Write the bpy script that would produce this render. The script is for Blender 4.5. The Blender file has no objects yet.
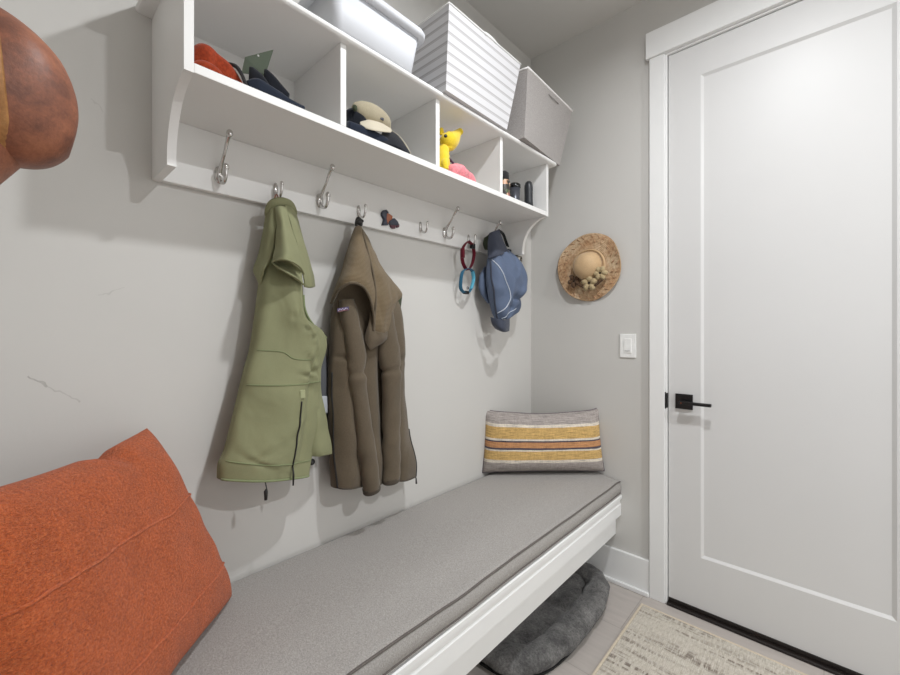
import bpy, bmesh, math, random
from math import sin, cos, pi, radians
from mathutils import Vector, Matrix, noise

random.seed(7)
S = bpy.context.scene
COL = S.collection

# ------------------------------------------------------------------ camera model
CAM = Vector((1.235, -2.0016, 1.2124)); YAW = radians(42.868); FPX = 409.11; HY = 331.25
def _ray(x, y):
    u = (x - 450) / FPX; v = (HY - y) / FPX
    return Vector((-sin(YAW) + cos(YAW) * u, cos(YAW) + sin(YAW) * u, v))
def at(x, y, X=None, Y=None, Z=None):
    """point of the room that stands at a measured place of the photo, on a known plane"""
    d = _ray(x, y)
    t = (X - CAM.x) / d.x if X is not None else (Y - CAM.y) / d.y if Y is not None else (Z - CAM.z) / d.z
    return CAM + d * t

# ------------------------------------------------------------------ materials
def lin(h):
    h = h.lstrip('#'); r = []
    for i in (0, 2, 4):
        c = int(h[i:i + 2], 16) / 255
        r.append(c / 12.92 if c <= .04045 else ((c + .055) / 1.055) ** 2.4)
    return (r[0], r[1], r[2], 1)

class N:
    """small node-tree helper"""
    def __init__(s, name):
        s.m = bpy.data.materials.new(name); s.m.use_nodes = True
        s.t = s.m.node_tree; s.b = s.t.nodes['Principled BSDF']
    def n(s, typ, **kw):
        nd = s.t.nodes.new(typ)
        for k, v in kw.items():
            if k in nd.inputs: nd.inputs[k].default_value = v
            else: setattr(nd, k, v)
        return nd
    def l(s, a, b): s.t.links.new(a, b)
    def coord(s, kind='Object', scale=(1, 1, 1)):
        tc = s.n('ShaderNodeTexCoord'); mp = s.n('ShaderNodeMapping'); mp.inputs['Scale'].default_value = scale
        s.l(tc.outputs[kind], mp.inputs['Vector']); return mp.outputs['Vector']
    def noise(s, vec, scale, detail=3, rough=.5):
        nd = s.n('ShaderNodeTexNoise'); nd.inputs['Scale'].default_value = scale
        nd.inputs['Detail'].default_value = detail; nd.inputs['Roughness'].default_value = rough
        s.l(vec, nd.inputs['Vector']); return nd.outputs['Fac']
    def ramp(s, fac, stops, interp='LINEAR'):
        r = s.n('ShaderNodeValToRGB'); r.color_ramp.interpolation = interp
        e = r.color_ramp.elements
        while len(e) < len(stops): e.new(.5)
        for i, (p, c) in enumerate(stops): e[i].position = p; e[i].color = c
        s.l(fac, r.inputs['Fac']); return r.outputs['Color']
    def mix(s, a, b, fac, mode='MIX'):
        nd = s.n('ShaderNodeMix'); nd.data_type = 'RGBA'; nd.blend_type = mode
        for sock, v in ((nd.inputs[0], fac), (nd.inputs[6], a), (nd.inputs[7], b)):
            if hasattr(v, 'links') or isinstance(v, bpy.types.NodeSocket): s.l(v, sock)
            else: sock.default_value = v
        return nd.outputs[2]
    def math(s, op, a, b=0.0, c=None):
        nd = s.n('ShaderNodeMath'); nd.operation = op
        for i, v in enumerate((a, b) if c is None else (a, b, c)):
            if isinstance(v, bpy.types.NodeSocket): s.l(v, nd.inputs[i])
            else: nd.inputs[i].default_value = v
        return nd.outputs[0]
    def bump(s, h, strength=.3, dist=.002, prev=None):
        nd = s.n('ShaderNodeBump'); nd.inputs['Strength'].default_value = strength; nd.inputs['Distance'].default_value = dist
        s.l(h, nd.inputs['Height'])
        if prev is not None: s.l(prev, nd.inputs['Normal'])
        return nd.outputs['Normal']
    def done(s, col=None, rough=.6, metal=0, normal=None, spec=.5, sheen=0):
        if col is not None:
            if isinstance(col, bpy.types.NodeSocket): s.l(col, s.b.inputs['Base Color'])
            else: s.b.inputs['Base Color'].default_value = col
        s.b.inputs['Roughness'].default_value = rough; s.b.inputs['Metallic'].default_value = metal
        s.b.inputs['Specular IOR Level'].default_value = spec; s.b.inputs['Sheen Weight'].default_value = sheen
        if normal is not None: s.l(normal, s.b.inputs['Normal'])
        return s.m

def paint(name, hexc, rough=.5, var=.03, bump=.05, bscale=160, spec=.4):
    k = N(name); v = k.coord(); c = lin(hexc)
    f = k.noise(v, 2.2, 4); g = k.noise(v, bscale, 2)
    a = tuple(x * (1 - var) for x in c[:3]) + (1,); b = tuple(min(1, x * (1 + var)) for x in c[:3]) + (1,)
    return k.done(k.ramp(f, [(.3, a), (.7, b)]), rough, normal=k.bump(g, bump, .001), spec=spec)

def cloth(name, hexc, var=.18, scale=350, rough=.9, weave=None, bump=.35, low=.06, sheen=.15, coord='Object', wrinkle=0):
    k = N(name); v = k.coord(coord); c = lin(hexc)
    f = k.noise(v, scale, 3, .7); g = k.noise(v, 9, 3)
    a = tuple(x * (1 - var) for x in c[:3]) + (1,); b = tuple(min(1, x * (1 + var)) for x in c[:3]) + (1,)
    col = k.ramp(f, [(.32, a), (.68, b)])
    lo = tuple([1 - low] * 3) + (1,); hi = tuple([1 + low] * 3) + (1,)
    col = k.mix(col, k.ramp(g, [(.3, lo), (.7, hi)]), 1.0, 'MULTIPLY')
    nrm = k.bump(f, bump, .0015)
    nrm = k.bump(g, .25, .01, nrm)
    if wrinkle:
        wn = k.n('ShaderNodeTexNoise'); wn.inputs['Scale'].default_value = 6; wn.inputs['Detail'].default_value = 2; wn.inputs['Distortion'].default_value = .7
        k.l(k.coord(coord, (1, 1.3, .8)), wn.inputs['Vector']); nrm = k.bump(wn.outputs['Fac'], wrinkle, .03, nrm)
    if weave:
        w = k.n('ShaderNodeTexWave'); w.bands_direction = weave[0]; w.inputs['Scale'].default_value = weave[1]; w.inputs['Distortion'].default_value = .6
        k.l(v, w.inputs['Vector']); nrm = k.bump(w.outputs['Fac'], weave[2], .002, nrm)
    return k.done(col, rough, normal=nrm, spec=.2, sheen=sheen)

def plastic(name, hexc, rough=.4, metal=0, spec=.5):
    k = N(name); v = k.coord(); c = lin(hexc)
    f = k.noise(v, 40, 2)
    col = k.ramp(f, [(.3, tuple(x * .95 for x in c[:3]) + (1,)), (.7, tuple(min(1, x * 1.04) for x in c[:3]) + (1,))])
    return k.done(col, rough, metal, spec=spec)

def wall_mat(name, hexc, scuffs=()):
    k = N(name); v = k.coord(); c = lin(hexc)
    f = k.noise(v, 1.7, 4); g = k.noise(v, 120, 3)
    col = k.ramp(f, [(.3, tuple(x * .975 for x in c[:3]) + (1,)), (.7, tuple(x * 1.02 for x in c[:3]) + (1,))])
    if scuffs:                                             # thin scratches with a shape of their own
        sx = k.n('ShaderNodeSeparateXYZ'); k.l(v, sx.inputs[0])
        wob = k.math('MULTIPLY', k.math('SUBTRACT', k.noise(v, 28, 2), .5), .035)
        for (y0, z0, y1, z1, wd, st) in scuffs:
            L = math.hypot(y1 - y0, z1 - z0); ey, ez = (y1 - y0) / L, (z1 - z0) / L
            dy = k.math('SUBTRACT', sx.outputs[1], y0); dz = k.math('SUBTRACT', sx.outputs[2], z0)
            s_ = k.math('ADD', k.math('MULTIPLY', dy, ey), k.math('MULTIPLY', dz, ez))
            d_ = k.math('ABSOLUTE', k.math('ADD', k.math('SUBTRACT', k.math('MULTIPLY', dy, ez), k.math('MULTIPLY', dz, ey)), wob))
            m = k.math('MULTIPLY', k.math('LESS_THAN', d_, wd), k.math('MULTIPLY', k.math('GREATER_THAN', s_, 0), k.math('LESS_THAN', s_, L)))
            m = k.math('MULTIPLY', m, k.math('MULTIPLY', k.noise(v, 60, 2), st * .7))
            col = k.mix(col, lin('77736d'), m)
    return k.done(col, .62, normal=k.bump(g, .08, .001), spec=.25)

M = {}
M['wall'] = wall_mat('greige wall paint', 'cbc9c5')
M['wall_scuffed'] = wall_mat('greige wall paint with scuffs', 'cbc9c5',
    [(at(28, 376, X=0).y, at(28, 376, X=0).z, at(48, 386, X=0).y, at(48, 386, X=0).z, .0022, 1.1),
     (at(48, 386, X=0).y, at(48, 386, X=0).z, at(80, 402, X=0).y, at(80, 402, X=0).z, .0015, .6),
     (at(98, 295, X=0).y, at(98, 295, X=0).z, at(125, 288, X=0).y, at(125, 288, X=0).z, .0013, .45),
     (at(92, 98, X=0).y, at(92, 98, X=0).z, at(103, 112, X=0).y, at(103, 112, X=0).z, .0012, .35)])
M['ceiling'] = paint('ceiling paint', 'd6d4d0', .8, .01)
M['trim'] = paint('white satin trim paint', 'e9e9e8', .35, .01, .02)
M['door'] = paint('white satin door paint', 'd5d4d3', .42, .012, .035, 70)
M['shelfpaint'] = paint('white shelf paint', 'e6e5e3', .42, .01, .02)
M['black'] = plastic('matte black metal', '0c0c0d', .38)
M['bronze'] = plastic('dark bronze sill', '1c1512', .45)
M['chrome'] = plastic('polished nickel', 'd3d1cf', .11, 1.0)
M['switch'] = plastic('white switch plastic', 'f0f0ee', .3)
M['switch_slider'] = plastic('pale grey slider plastic', 'd8d8d6', .3)

# floor: large greige porcelain planks
k = N('greige floor tile'); v = k.coord()
br = k.n('ShaderNodeTexBrick'); k.l(v, br.inputs['Vector'])
for nm, val in (('Scale', 1.0), ('Mortar Size', .0016), ('Brick Width', .61), ('Row Height', .305), ('Mortar Smooth', .1)): br.inputs[nm].default_value = val
br.inputs['Color1'].default_value = lin('b3aba5'); br.inputs['Color2'].default_value = lin('aea7a1'); br.inputs['Mortar'].default_value = lin('9d968f')
f = k.noise(k.coord(scale=(1, 6, 1)), 7, 5, .6)
col = k.mix(br.outputs['Color'], k.ramp(f, [(.3, (.93, .93, .93, 1)), (.7, (1.06, 1.06, 1.06, 1))]), 1.0, 'MULTIPLY')
M['floor'] = k.done(col, .45, normal=k.bump(br.outputs['Fac'], -.3, .002), spec=.35)

# bench cushion: heathered grey weave
def heather(name, h0, h1, h2):
    k = N(name); v = k.coord()
    f = k.noise(v, 320, 4, .8); f2 = k.noise(k.coord(scale=(1, 3, 1)), 190, 3, .8)
    col = k.ramp(f, [(.3, lin(h0)), (.5, lin(h1)), (.7, lin(h2))])
    col = k.mix(col, k.ramp(f2, [(.35, (.86, .86, .86, 1)), (.65, (1.12, 1.12, 1.12, 1))]), .8, 'MULTIPLY')
    return k.done(col, .95, normal=k.bump(f, .4, .0015), spec=.15, sheen=.1)
M['cushion'] = heather('heathered grey upholstery', '8a8683', '9f9b97', 'b5b1ad')
M['piping'] = heather('grey welt cord', '5a5551', '66605c', '736d68')

# nubby orange pillow
k = N('nubby burnt orange weave'); v = k.coord()
f = k.noise(v, 230, 4, .85); g = k.noise(k.coord('UV', (30, 140, 1)), 1.6, 3, .6); h = k.noise(v, 30, 3)
col = k.ramp(f, [(.3, lin('9c4421')), (.5, lin('cb6231')), (.7, lin('e2814d'))])
col = k.mix(col, k.ramp(h, [(.3, (.9, .9, .9, 1)), (.7, (1.06, 1.06, 1.06, 1))]), 1.0, 'MULTIPLY')
n1 = k.bump(f, .9, .006); n2 = k.bump(g, .7, .006, n1); n3 = k.bump(h, .3, .006, n2)
M['orange'] = k.done(col, .95, normal=n3, spec=.1, sheen=.2)

# striped lumbar pillow (UV v runs from bottom 0 to top 1)
k = N('striped woven pillow'); tc = k.n('ShaderNodeTexCoord'); sx = k.n('ShaderNodeSeparateXYZ'); k.l(tc.outputs['UV'], sx.inputs[0])
wv = k.noise(k.coord('UV', (1, 3, 1)), 6, 2)
vv = k.math('ADD', sx.outputs[1], k.math('MULTIPLY', k.math('SUBTRACT', wv, .5), .02))
G, W, Y_, D, O = lin('a59d98'), lin('d9d0c2'), lin('c9a76c'), lin('564e56'), lin('bd8b62')
st = [(0, G), (.175, W), (.22, Y_), (.36, W), (.385, D), (.415, O), (.505, D), (.53, W), (.56, Y_), (.75, W), (.8, G)]
base = k.ramp(vv, st, 'CONSTANT')
slub = k.noise(k.coord('UV', (7, 55, 1)), 1.5, 4, .8); slub2 = k.noise(k.coord('UV', (50, 6, 1)), 1.5, 3, .7)
col = k.mix(base, k.ramp(slub, [(.36, (.50, .48, .50, 1)), (.5, (1, 1, 1, 1)), (.64, (1.35, 1.32, 1.3, 1))]), .8, 'MULTIPLY')
col = k.mix(col, k.ramp(slub2, [(.3, (.8, .8, .8, 1)), (.7, (1.15, 1.15, 1.15, 1))]), .7, 'MULTIPLY')
M['lumbar'] = k.done(col, .95, normal=k.bump(slub, .6, .003), spec=.1, sheen=.1)

M['lumbar_edge'] = cloth('grey plum edge', '6d6468', .1, 300)
# rug: flat weave with broken brown dashes running along X
k = N('flatweave rug'); v = k.coord()
base = k.ramp(k.noise(k.coord(scale=(160, 40, 1)), 1.0, 3, .7), [(.3, lin('aea698')), (.5, lin('c0b9ad')), (.7, lin('d0cac0'))])
row = k.noise(k.coord(scale=(2.6, 42, 1)), 1.0, 3, .65)
tick = k.noise(k.coord(scale=(95, 18, 1)), 1.0, 2, .6)
zone = k.noise(k.coord(scale=(2.5, 6, 1)), 1.3, 2)
mask = k.math('MULTIPLY', k.ramp(row, [(.47, (0, 0, 0, 1)), (.60, (1, 1, 1, 1))]), k.ramp(tick, [(.40, (0, 0, 0, 1)), (.55, (1, 1, 1, 1))]))
mask = k.math('MULTIPLY', mask, k.ramp(zone, [(.36, (.12, .12, .12, 1)), (.6, (.9, .9, .9, 1))]))
col = k.mix(base, lin('73685f'), mask)
wv = k.n('ShaderNodeTexWave'); wv.bands_direction = 'X'; wv.inputs['Scale'].default_value = 55; k.l(v, wv.inputs['Vector'])
M['rug'] = k.done(col, .95, normal=k.bump(wv.outputs['Fac'], .35, .002), spec=.1)
M['rug_edge'] = cloth('rug hem tape', 'c9bca8', .15, 300)

M['fur'] = None
k = N('charcoal plush'); v = k.coord()
f = k.noise(v, 120, 5, .8); g = k.noise(v, 14, 4, .6)
col = k.mix(k.ramp(f, [(.3, lin('474645')), (.7, lin('7c7a78'))]), k.ramp(g, [(.32, (.55, .55, .56, 1)), (.68, (1.45, 1.45, 1.45, 1))]), 1.0, 'MULTIPLY')
M['fur'] = k.done(col, 1.0, normal=k.bump(g, .5, .02, k.bump(f, .7, .006)), spec=.05, sheen=.15)
M['fur_base'] = cloth('black bed base', '242424', .1, 300)

M['vest'] = cloth('sage green softshell', '858666', .05, 500, .75, None, .12, .05, .05, wrinkle=.5)
M['vest_seam'] = cloth('sage green seam', '7d8662', .05, 500, .8)
M['vest_hi'] = cloth('pale zip tab', '9da07d', .05, 500, .8)
M['vest_lining'] = cloth('dark grey lining', '55565a', .1, 400)
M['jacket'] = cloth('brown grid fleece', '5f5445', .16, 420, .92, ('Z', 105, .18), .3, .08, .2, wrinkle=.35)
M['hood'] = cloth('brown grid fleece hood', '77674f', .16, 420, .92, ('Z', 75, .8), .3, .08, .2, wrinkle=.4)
M['jacket_seam'] = cloth('dark brown binding', '4c443a', .1, 400)
M['olive'] = cloth('dark olive fabric', '39402f', .1, 400)
M['zip'] = plastic('black zip coil', '1b1a19', .5)
M['tagwhite'] = cloth('white care label', 'b4b7bc', .04, 500)
M['loop'] = cloth('rust hanger loop', '8a5a45', .1, 400)

M['blue'] = cloth('slate blue nylon', '5d6a82', .05, 500, .6, None, .12, .06, .05, wrinkle=.5)
M['bluedark'] = cloth('dark slate nylon', '3d4250', .06, 500, .65)
M['reflect'] = plastic('pale reflective piping', 'c4cbd6', .35)
M['blacknylon'] = cloth('black nylon webbing', '17181b', .1, 500, .7)
M['red'] = cloth('dark red webbing', '651024', .12, 500, .7)
M['cyan'] = cloth('turquoise webbing', '2b5f7a', .15, 420, .7)
M['cyanlight'] = cloth('pale turquoise webbing', '5aa6c0', .12, 420, .7)

def leather(name, c0, c1, c2):
    k = N(name); v = k.coord()
    g = k.noise(v, 17, 5, .7); f = k.noise(v, 210, 3, .7)
    col = k.ramp(g, [(.36, lin(c0)), (.52, lin(c1)), (.72, lin(c2))])
    col = k.mix(col, k.ramp(f, [(.3, (.86, .86, .86, 1)), (.7, (1.1, 1.1, 1.1, 1))]), 1.0, 'MULTIPLY')
    return k.done(col, .48, normal=k.bump(f, .35, .0015), spec=.4)
M['leather'] = leather('worn brown leather', '70483a', '8f5b45', 'a86d50')
M['leatherband'] = leather('tan leather band', '8a5f36', 'ab7b4a', 'c09160')

k = N('woven straw'); v = k.coord()
wv = k.n('ShaderNodeTexWave'); wv.wave_type = 'RINGS'; wv.rings_direction = 'Y'; wv.inputs['Scale'].default_value = 42; wv.inputs['Distortion'].default_value = 1.2
k.l(v, wv.inputs['Vector']); f = k.noise(v, 95, 3, .7); g = k.noise(v, 12, 3)
col = k.ramp(f, [(.3, lin('ad9274')), (.5, lin('cfb594')), (.75, lin('e2ceb0'))])
col = k.mix(col, k.ramp(g, [(.35, lin('dcbfa8')), (.65, (1, 1, 1, 1))]), .8, 'MULTIPLY')
M['straw'] = k.done(col, .75, normal=k.bump(wv.outputs['Fac'], .5, .003, k.bump(f, .5, .003)), spec=.25)
M['strawplain'] = cloth('fine straw crown', 'c4a680', .1, 260, .5)
M['strawdash'] = cloth('rust raffia stitch', 'b08a6a', .1, 300, .8)
M['flower'] = cloth('beige fabric petals', 'b3a07c', .15, 250)
M['flowerdark'] = cloth('dark flower centre', '3d3022', .15, 250)
M['leaf'] = cloth('dark brown ribbon', '5a4432', .15, 250)

M['binwhite'] = paint('white storage plastic', 'cfd1d6', .55, .004, 0)
k = N('striped canvas'); tc = k.n('ShaderNodeTexCoord'); sx = k.n('ShaderNodeSeparateXYZ'); k.l(tc.outputs['UV'], sx.inputs[0])
fr = k.math('FRACT', k.math('MULTIPLY', sx.outputs[1], 8.6))
a = k.ramp(fr, [(0, lin('d3d2d4')), (.60, lin('d3d2d4')), (.64, lin('a9a7a8')), (.74, lin('c9c7c8')), (.80, lin('a9a7a8')), (.9, lin('b4b2b3')), (.94, lin('d3d2d4'))])
w = k.noise(k.coord('UV', (260, 160, 1)), 1.0, 2, .6)
M['striped'] = k.done(k.mix(a, k.ramp(w, [(.3, (.92, .92, .92, 1)), (.7, (1.05, 1.05, 1.05, 1))]), 1.0, 'MULTIPLY'), .9, normal=k.bump(w, .3, .001), spec=.15)
M['stripedtrim'] = cloth('white canvas binding', 'e4e3e1', .05, 400)
M['linen'] = heather('grey linen canvas', '908b88', 'a19c99', 'b3aeab')
M['linentrim'] = cloth('white binding tape', 'eceae8', .04, 400)

M['orangefab'] = cloth('orange red knit', '8f3518', .25, 160)
M['darkfab'] = cloth('charcoal edging', '2b2a2b', .1, 300)
M['navy'] = cloth('navy cotton', '1f2634', .15, 320)
M['navyblack'] = cloth('black navy cotton', '14171f', .15, 320)
M['khaki'] = cloth('khaki cotton twill', 'a69c85', .08, 420)
M['khakilight'] = cloth('light khaki brim', 'c6bda9', .06, 420)
M['card'] = plastic('grey green card', '738070', .5)
M['plush'] = cloth('yellow plush', 'e3c62f', .1, 260, .95, None, .4, .08, .4)
M['pink'] = cloth('pink terry', 'e58a92', .22, 160, .95, None, .7, .12, .3)
M['purple'] = cloth('purple ribbon', '4a3550', .1, 300)
M['glossblack'] = plastic('gloss black', '101114', .2)
M['slate'] = plastic('dark grey tumbler', '50525a', .3, .4)
M['charcoal'] = plastic('charcoal bottle', '25282c', .4)
k = N('floral print'); v = k.coord()
vo = k.n('ShaderNodeTexVoronoi'); vo.inputs['Scale'].default_value = 60; k.l(v, vo.inputs['Vector'])
hs = k.n('ShaderNodeSeparateColor'); k.l(vo.outputs['Color'], hs.inputs[0])
M['floral'] = k.done(k.ramp(hs.outputs[0], [(0, lin('2c2621')), (.3, lin('c99a78')), (.5, lin('e2c3a8')), (.66, lin('8f4a4a')), (.8, lin('4d5a3c')), (.9, lin('d8b294'))], 'CONSTANT'), .4)
k = N('black and white print'); v = k.coord()
vo = k.n('ShaderNodeTexVoronoi'); vo.inputs['Scale'].default_value = 95; k.l(v, vo.inputs['Vector'])
hs = k.n('ShaderNodeSeparateColor'); k.l(vo.outputs['Color'], hs.inputs[0])
M['bwprint'] = k.done(k.ramp(hs.outputs[0], [(0, lin('1c1a18')), (.5, lin('d9d5cc')), (.75, lin('7d776c'))], 'CONSTANT'), .5)
M['ornament_dark'] = plastic('dark blue grey enamel', '343846', .35)
M['ornament_orange'] = plastic('orange brown enamel', '9a5a3c', .35)
M['ornament_maroon'] = plastic('maroon enamel', '5a3540', .35)
M['patch'] = plastic('purple patch', '4b3f63', .6)
M['patch_white'] = plastic('white thread', 'cfc8d6', .6)
M['patch_orange'] = plastic('orange thread', 'a8693f', .6)
k = N('lamp lens'); k.b.inputs['Emission Color'].default_value = (1, .96, .9, 1); k.b.inputs['Emission Strength'].default_value = 6
M['lens'] = k.done((.9, .9, .9, 1), .5)

# ------------------------------------------------------------------ object helpers
def root(name, loc, label, cat, group=None):
    o = bpy.data.objects.new(name, None); COL.objects.link(o); o.location = loc; o.empty_display_size = .05
    o['label'] = label; o['category'] = cat
    if group: o['group'] = group
    return o
def base_of(o):
    v = Vector((0, 0, 0))
    while o is not None: v += o.location; o = o.parent
    return v
def mesh(name, vs, fs, mat, parent=None, smooth=True, uv=None, mats=None, fmat=None, label=None, origin=None):
    """vs are in room coordinates; the object is placed at its parent's base"""
    b = base_of(parent) if parent else (Vector(origin) if origin else Vector((0, 0, 0)))
    me = bpy.data.meshes.new(name)
    me.from_pydata([tuple(Vector(p) - b) for p in vs], [], fs)
    for m in (mats or [mat]): me.materials.append(m)
    if fmat: me.polygons.foreach_set('material_index', fmat)
    if smooth: me.polygons.foreach_set('use_smooth', [True] * len(fs))
    if uv:
        ul = me.uv_layers.new(name='UVMap')
        for lp in me.loops: ul.data[lp.index].uv = uv[lp.vertex_index]
    me.validate(); me.update()
    o = bpy.data.objects.new(name, me); COL.objects.link(o)
    if parent: o.parent = parent
    elif origin: o.location = origin
    if label: o['label'] = label
    return o
def top(o, label, cat, group=None):
    o['label'] = label; o['category'] = cat
    if group: o['group'] = group
    return o
def struct(o): o['kind'] = 'structure'; return o

class B:
    """collects shapes into one mesh"""
    def __init__(s): s.v = []; s.f = []
    def add(s, vs, fs):
        n = len(s.v); s.v += [Vector(p) for p in vs]; s.f += [tuple(i + n for i in q) for q in fs]; return s
    def box(s, x0, x1, y0, y1, z0, z1, bev=0.0, seg=2):
        if bev <= 0:
            return s.add([(x, y, z) for x in (x0, x1) for y in (y0, y1) for z in (z0, z1)],
                         [(0, 1, 3, 2), (4, 6, 7, 5), (0, 4, 5, 1), (2, 3, 7, 6), (0, 2, 6, 4), (1, 5, 7, 3)])
        bm = bmesh.new(); bmesh.ops.create_cube(bm, size=1)
        for q in bm.verts: q.co = Vector(((x0 + x1) / 2 + q.co.x * (x1 - x0), (y0 + y1) / 2 + q.co.y * (y1 - y0), (z0 + z1) / 2 + q.co.z * (z1 - z0)))
        bmesh.ops.bevel(bm, geom=bm.edges[:], offset=bev, segments=seg, profile=.5, affect='EDGES', clamp_overlap=True)
        bmesh.ops.recalc_face_normals(bm, faces=bm.faces[:])
        bm.verts.index_update(); s.add([q.co.copy() for q in bm.verts], [tuple(q.index for q in f.verts) for f in bm.faces]); bm.free(); return s
    def hexa(s, c, bev=0.0, seg=2):
        """c: 8 corners, bottom loop then top loop"""
        bm = bmesh.new(); vs = [bm.verts.new(p) for p in c]
        for q in ((3, 2, 1, 0), (4, 5, 6, 7), (0, 1, 5, 4), (1, 2, 6, 5), (2, 3, 7, 6), (3, 0, 4, 7)): bm.faces.new([vs[i] for i in q])
        bmesh.ops.recalc_face_normals(bm, faces=bm.faces[:])
        if bev: bmesh.ops.bevel(bm, geom=bm.edges[:], offset=bev, segments=seg, profile=.5, affect='EDGES', clamp_overlap=True)
        bm.verts.index_update(); s.add([q.co.copy() for q in bm.verts], [tuple(q.index for q in f.verts) for f in bm.faces]); bm.free(); return s
    def prism(s, poly, axis, a, b):
        """extrude a closed 2-D polygon along an axis between a and b"""
        n = len(poly)
        def P(p, t): return {'x': (t, p[0], p[1]), 'y': (p[0], t, p[1]), 'z': (p[0], p[1], t)}[axis]
        vs = [P(p, a) for p in poly] + [P(p, b) for p in poly]
        fs = [tuple(range(n))[::-1], tuple(range(n, 2 * n))] + [(i, (i + 1) % n, n + (i + 1) % n, n + i) for i in range(n)]
        return s.add(vs, fs)
    def lathe(s, prof, center, axis='z', seg=32, sx=1, sy=1):
        c = Vector(center); vs = []; fs = []; n = len(prof)
        for i in range(seg):
            t = 2 * pi * i / seg
            for r, h in prof:
                a, b = r * cos(t) * sx, r * sin(t) * sy
                vs.append(c + Vector({'z': (a, b, h), 'x': (h, a, b), 'y': (a, h, b)}[axis]))
        for i in range(seg):
            for j in range(n - 1):
                k1 = (i + 1) % seg; fs.append((i * n + j, k1 * n + j, k1 * n + j + 1, i * n + j + 1))
        if prof[0][0] > 1e-6: fs.append(tuple(i * n for i in range(seg))[::-1])
        if prof[-1][0] > 1e-6: fs.append(tuple(i * n + n - 1 for i in range(seg)))
        return s.add(vs, fs)
    def tube(s, path, r, seg=10, closed=False, flat=None):
        """r: radius or list; flat=(width_dir, half_width, half_thickness) sweeps a strap instead"""
        P = [Vector(p) for p in path]; n = len(P); up = None; st = len(s.v); rings = []
        for i in range(n):
            if closed: t = (P[(i + 1) % n] - P[i - 1]).normalized()
            else: t = (P[min(i + 1, n - 1)] - P[max(i - 1, 0)]).normalized()
            if flat: w = Vector(flat[0]); nrm = t.cross(w).normalized(); a, b = w * flat[1], nrm * flat[2]
            else:
                if up is None: up = t.orthogonal().normalized()
                up = (up - t * up.dot(t)).normalized(); rr = r[i] if isinstance(r, (list, tuple)) else r
                a, b = up * rr, t.cross(up) * rr
            rings.append([P[i] + a * cos(2 * pi * j / seg) + b * sin(2 * pi * j / seg) for j in range(seg)])
        vs = [p for rg in rings for p in rg]; fs = []
        for i in range(n if closed else n - 1):
            i2 = (i + 1) % n
            for j in range(seg): fs.append((i * seg + j, i * seg + (j + 1) % seg, i2 * seg + (j + 1) % seg, i2 * seg + j))
        if not closed: fs += [tuple(range(seg))[::-1], tuple((n - 1) * seg + j for j in range(seg))]
        return s.add(vs, fs)
    def ball(s, c, r, rx=1, ry=1, rz=1, seg=16):
        prof = [(max(1e-7, r * sin(pi * i / 10)), -r * cos(pi * i / 10) * rz) for i in range(11)]
        return s.lathe(prof, c, 'z', seg, rx, ry)
    def obj(s, name, mat, parent=None, smooth=False, label=None, origin=None):
        o = mesh(name, s.v, s.f, mat, parent, smooth, label=label, origin=origin)
        return o

def spl(pts, n):
    """n points along a Catmull-Rom spline"""
    P = [Vector(p) for p in pts]; m = len(P); out = []
    for i in range(n):
        t = i / (n - 1) * (m - 1); k_ = min(int(t), m - 2); u = t - k_
        a, b, c, d = P[max(k_ - 1, 0)], P[k_], P[k_ + 1], P[min(k_ + 2, m - 1)]
        out.append(.5 * ((2 * b) + (c - a) * u + (2 * a - 5 * b + 4 * c - d) * u * u + (3 * b - a - 3 * c + d) * u ** 3))
    return out
def spf(vals, t):
    m = len(vals)
    return spl([(v, 0, 0) for v in vals], 2)[0].x if m < 2 else _sp1(vals, t)
def _sp1(v, t):
    m = len(v); t = max(0, min(1, t)) * (m - 1); k_ = min(int(t), m - 2); u = t - k_
    a, b, c, d = v[max(k_ - 1, 0)], v[k_], v[k_ + 1], v[min(k_ + 2, m - 1)]
    return .5 * ((2 * b) + (c - a) * u + (2 * a - 5 * b + 4 * c - d) * u * u + (3 * b - a - 3 * c + d) * u ** 3)

def px(rows): return [[at(q[0], q[1], X=q[2]) for q in r] for r in rows]

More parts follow.
